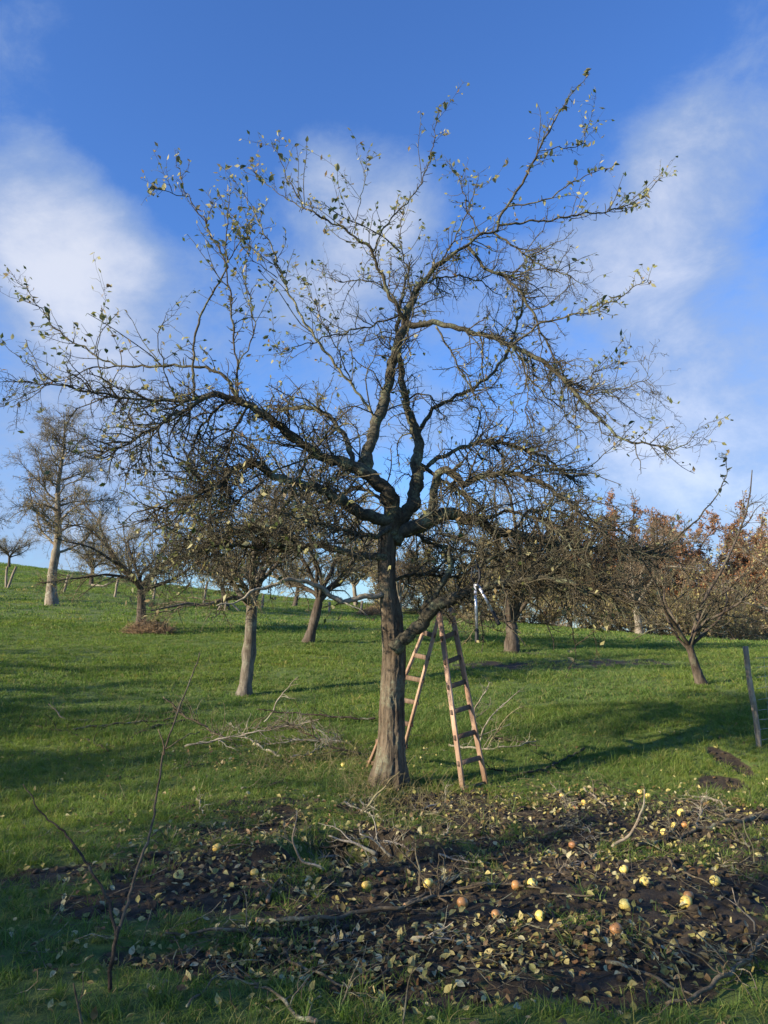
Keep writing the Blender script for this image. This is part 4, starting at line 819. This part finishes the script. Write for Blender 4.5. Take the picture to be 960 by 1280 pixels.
# forked bare sapling at the near edge of the grass
def sapling():
    base = ground_at(138, 1240); D = base[1]; root = empty('forked_sapling', base); inv = Matrix.Translation(-root.location); tag(root, 'slender forked bare shoot standing in the shaded grass before the brush', 'sapling')
    for nm, pts, r, dd, mt_ in (('stem', [(134, 1250), (139, 1215), (144, 1175), (147, 1160)], (2.8, 2.1), (0, 0), 'fallen_dark'), ('branch', [(145, 1170), (160, 1128), (172, 1085), (187, 1045), (197, 990), (205, 940), (222, 890), (238, 850), (250, 815)], (2.0, 1.6, 1.2, .7), (0, .5), 'sapbark'), ('branch', [(145, 1170), (136, 1128), (118, 1095), (95, 1058), (75, 1035), (55, 1020), (30, 980)], (2.0, 1.5, .7), (0, .35), 'fallen_dark'),
                             ('branch', [(205, 942), (203, 925), (198, 912)], (1.2, .7), (.28, .3), 'fallen'), ('branch', [(208, 935), (230, 922), (250, 915)], (.9, .5), (.28, .4), 'fallen'), ('branch', [(188, 1045), (198, 1038), (208, 1050)], (.9, .5), (.2, .3), 'fallen')):
        n = len(pts); o = np.linspace(dd[0], dd[1], n); rad = np.interp(np.linspace(0, 1, n), np.linspace(0, 1, len(r)), r)
        C = catmull(np.array([[*at(x, y, D + q), ra * D / FPX] for (x, y), q, ra in zip(pts, o, rad)]), .03); C[:, :3] += FG.normal(0, .003, (len(C), 3)); V, Q = capped(C[:, :3], C[:, 3], 8)
        e = link(nm, mesh_np(nm, V, Q, M[mt_]), root); e.matrix_parent_inverse = inv
sapling()
# ------------------------------------------------------------------ windfall apples
def apple_mesh(bite, seed, mat):
    nu, nv = 18, 14; V = []; fl = []
    g = np.random.default_rng(seed); sq = g.uniform(.86, .98)
    bd = Vector((.75, -.55, .35)).normalized()
    for i in range(nv + 1):
        th = math.pi * i / nv
        for j in range(nu):
            ph = 2 * math.pi * j / nu; r = 1 + .06 * math.cos(5 * ph) * (th > 2) ; dim = 1 - .42 * math.exp(-(th / .38) ** 2) - .25 * math.exp(-((math.pi - th) / .3) ** 2)
            n_ = Vector((math.sin(th) * math.cos(ph), math.sin(th) * math.sin(ph), math.cos(th))); d = n_.dot(bd); rr_ = r * (1 + .03 * math.sin(3 * ph + seed))
            p = Vector((n_.x * rr_, n_.y * rr_, n_.z * sq * dim))
            if bite and d > .68: p *= 1 - .75 * min(1, (d - .68) / .12); 
            V.append(p * .036); fl.append(d > .70)
    Q = []; mi = []
    for i in range(nv):
        for j in range(nu):
            f = (i * nu + j, (i + 1) * nu + j, (i + 1) * nu + (j + 1) % nu, i * nu + (j + 1) % nu); Q.append(f); mi.append(1 if bite and sum(fl[k] for k in f) >= 3 else 0)
    me = mesh_np('apple_skin', np.array([tuple(v) for v in V]), Q, M[mat]); me.materials.append(M['flesh'])
    if len(me.polygons) == len(mi): me.polygons.foreach_set('material_index', np.array(mi, np.int32))
    return me
AP = {'whole': [apple_mesh(False, s, 'apple') for s in (1, 2)], 'bitten': [apple_mesh(True, s, 'apple') for s in (3, 4)], 'rotten': [apple_mesh(False, 5, 'rot')]}
stem_me = mesh_np('stem', *capped([(0, 0, .018), (.002, 0, .03), (.006, .002, .042)], [.0022, .0018, .0024], 6), M['fallen_dark'])
LABS = {'whole': 'sound yellow windfall apple lying on the leafy mud', 'bitten': 'yellow windfall apple with a pecked brown hollow', 'rotten': 'brown rotting windfall apple on the leafy mud'}
apples = [(271, 1064, 'whole', 1), (223, 1099, 'bitten', 1), (458, 1111, 'whole', .9), (535, 1109, 'whole', 1.05), (578, 1134, 'rotten', 1), (666, 1110, 'whole', 1), (645, 1111, 'rotten', .9), (716, 1060, 'rotten', .9), (780, 1091, 'whole', .9), (806, 1107, 'whole', .9), (782, 1137, 'bitten', 1.1), (676, 1151, 'bitten', .95),
          (894, 1106, 'whole', 1), (858, 1133, 'whole', 1.05), (861, 1124, 'rotten', .85), (770, 1168, 'rotten', 1), (852, 1019, 'whole', 1), (843, 1035, 'whole', .8), (830, 1044, 'whole', .85), (856, 1034, 'rotten', .8), (810, 998, 'whole', .9), (800, 993, 'whole', .8), (730, 1006, 'whole', .8), (703, 997, 'whole', .8), (718, 1013, 'rotten', .8), (318, 1095, 'whole', .8), (850, 1020, 'bitten', .8), (429, 958, 'whole', .8), (620, 1148, 'rotten', .8)]
ag = random.Random(3)
for px, py, kd, s in apples:
    p = ground_at(px, py); me = ag.choice(AP[kd]); o = link('apple', me, None, (p[0], p[1], hz(p[0], p[1]) + .024 * s)); o.scale = (s,) * 3; o.rotation_euler = (ag.uniform(-.9, .9), ag.uniform(-.7, .9), ag.uniform(-.4, .4) if kd == 'bitten' else ag.uniform(0, 6))
    tag(o, LABS[kd], 'apple', {'whole': 'sound windfall apples', 'bitten': 'pecked windfall apples', 'rotten': 'rotting windfall apples'}[kd])
    st = link('stem', stem_me, o)
# ------------------------------------------------------------------ fallen leaves and clods
def litter():
    g = np.random.default_rng(21); n = 6200
    cl = [(520, 1090, 1.9, 1.3), (800, 1060, 1.3, 1.2), (280, 1060, 1.1, 1.1), (500, 1010, 2.2, .9), (740, 1000, 1.8, .6), (420, 1190, 1.4, .4), (700, 1180, 1.4, .5), (350, 950, 1.8, .8), (560, 1100, 2.6, 2.0)]
    c = np.array([(*flat(px, py), rx, ry) for px, py, rx, ry in cl]); k = g.integers(0, len(c), n)
    x = c[k, 0] + g.normal(0, .6, n) * c[k, 2]; y = c[k, 1] + g.normal(0, .6, n) * c[k, 3]; ok = (y > 3.3) & (np.abs(x) < .56 * y + 1.2); x, y = x[ok], y[ok]
    extra = 900; ye = np.sqrt(g.uniform(3.4 ** 2, 11 ** 2, extra)); xe = g.uniform(-.58, .58, extra) * ye; x = np.r_[x, xe]; y = np.r_[y, ye]
    z = height(x, y) + .012 + .03 * g.uniform(0, 1, len(x)) ** 2
    rot = np.stack((g.normal(0, .5, len(x)), g.normal(0, .45, len(x)), g.uniform(0, 6.283, len(x))), 1); s = g.uniform(.55, 1.2, len(x))
    tones = [('yellow', [(0, (.42, .36, .11)), (1, (.48, .40, .16))]), ('brown', [(0, (.13, .07, .03)), (1, (.24, .13, .05))]), ('olive green', [(0, (.17, .18, .05)), (1, (.26, .25, .08))]), ('pale grey green', [(0, (.38, .39, .24)), (1, (.46, .44, .27))])]
    tm = [leafmat('fallen_leaf_' + n_.replace(' ', '_'), st, .15, False) for n_, st in tones]
    shapes = [(.25, .35, .3), (.6, -.5, -.4), (.15, .8, .8), (.9, .3, 0)]; toned = [[leaf_mesh('leaf_blade', m_, .046, f, cu, 5, tw) for f, cu, tw in shapes] for m_ in tm]
    onmud = mud(x, y) > .5
    kinds = [leaf_mesh('leaf_blade', M['litter'], .046, f, cu, 5, tw) for f, cu, tw in ((.25, .35, .3), (.6, -.5, -.4), (.15, .8, .8), (.9, .3, 0), (.4, -.9, .5))]
    vis = np.abs(x) < .50 * y; rank = np.argsort(np.where(vis & (y > 3.62), np.hypot(x, y) / s, 99)); one = rank[:295]; rest = rank[295:]
    for i in one:
        q = int(g.choice(4, p=[.34, .22, .26, .18])); o = link('fallen_leaf', toned[q][i % 4], None, (x[i], y[i], z[i])); o.rotation_euler = rot[i]; o.scale = (s[i],) * 3
        w = 'lying on bare muddy earth' if onmud[i] else 'caught among the grass blades'
        tag(o, 'single %s fallen apple leaf %s' % (tones[q][0], w), 'leaf', '%s fallen leaves %s' % (tones[q][0], 'on mud' if onmud[i] else 'in the grass'))
    scatter('leaf_litter', np.stack((x, y, z), 1)[rest], rot[rest], s[rest], rest % 5, kinds, 'yellow and brown apple leaves littering the ground under the tree', 'leaves')
    # clods of earth
    A = []
    for q in range(4):
        V = []; T = []; nn = 8
        me = bpy.data.meshes.new('clod'); import bmesh; bm = bmesh.new(); bmesh.ops.create_icosphere(bm, subdivisions=2, radius=.03)
        for v in bm.verts: v.co *= 1 + .45 * mnoise.noise(v.co * 45 + Vector((q * 9, 0, 0))); v.co.z *= .65
        bm.to_mesh(me); bm.free(); me.materials.append(M['soil']); A.append(me)
    m = 9000; y = np.sqrt(g.uniform(3.4 ** 2, 11 ** 2, m)); x = g.uniform(-.6, .6, m) * y; ok = g.uniform(0, 1, m) < np.clip(mud(x, y) * 1.4 - .35, 0, 1); x, y = x[ok], y[ok]
    scatter('soil_clods', np.stack((x, y, height(x, y) + .002), 1), g.uniform(0, 6.28, (len(x), 3)) * np.array((.1, .1, 1)), g.uniform(.25, 1.25, len(x)) ** 1.6, np.arange(len(x)) % 4, A, 'crumbly dark clods of earth on the bare muddy ground', 'clods')
    # thin grass-level twig debris
    m = 1300; k = g.integers(0, len(c), m); x = c[k, 0] + g.normal(0, .6, m) * c[k, 2]; y = np.maximum(c[k, 1] + g.normal(0, .6, m) * c[k, 3], 3.4); p = np.stack((x, y, height(x, y) + .01), 1); a = g.uniform(0, 6.28, m); d = np.stack((np.cos(a), np.sin(a), g.uniform(-.05, .35, m)), 1); l = g.uniform(.06, .3, m); pts = [p]
    for s_ in range(3): p = p + d * (l / 3)[:, None]; p[:, 2] = np.maximum(p[:, 2], height(p[:, 0], p[:, 1]) + .006); pts.append(p); d = norm(d + g.normal(0, .25, (m, 3)))
    B = Acc(); B.add(*tubes(np.stack(pts, 1), np.full((m, 4), .0024), 3)); tag(link('twig_debris', B.mesh('twig_debris', M['fallen'])), 'broken bits of twig strewn over leaves and mud', 'twigs', kind='stuff')
litter()
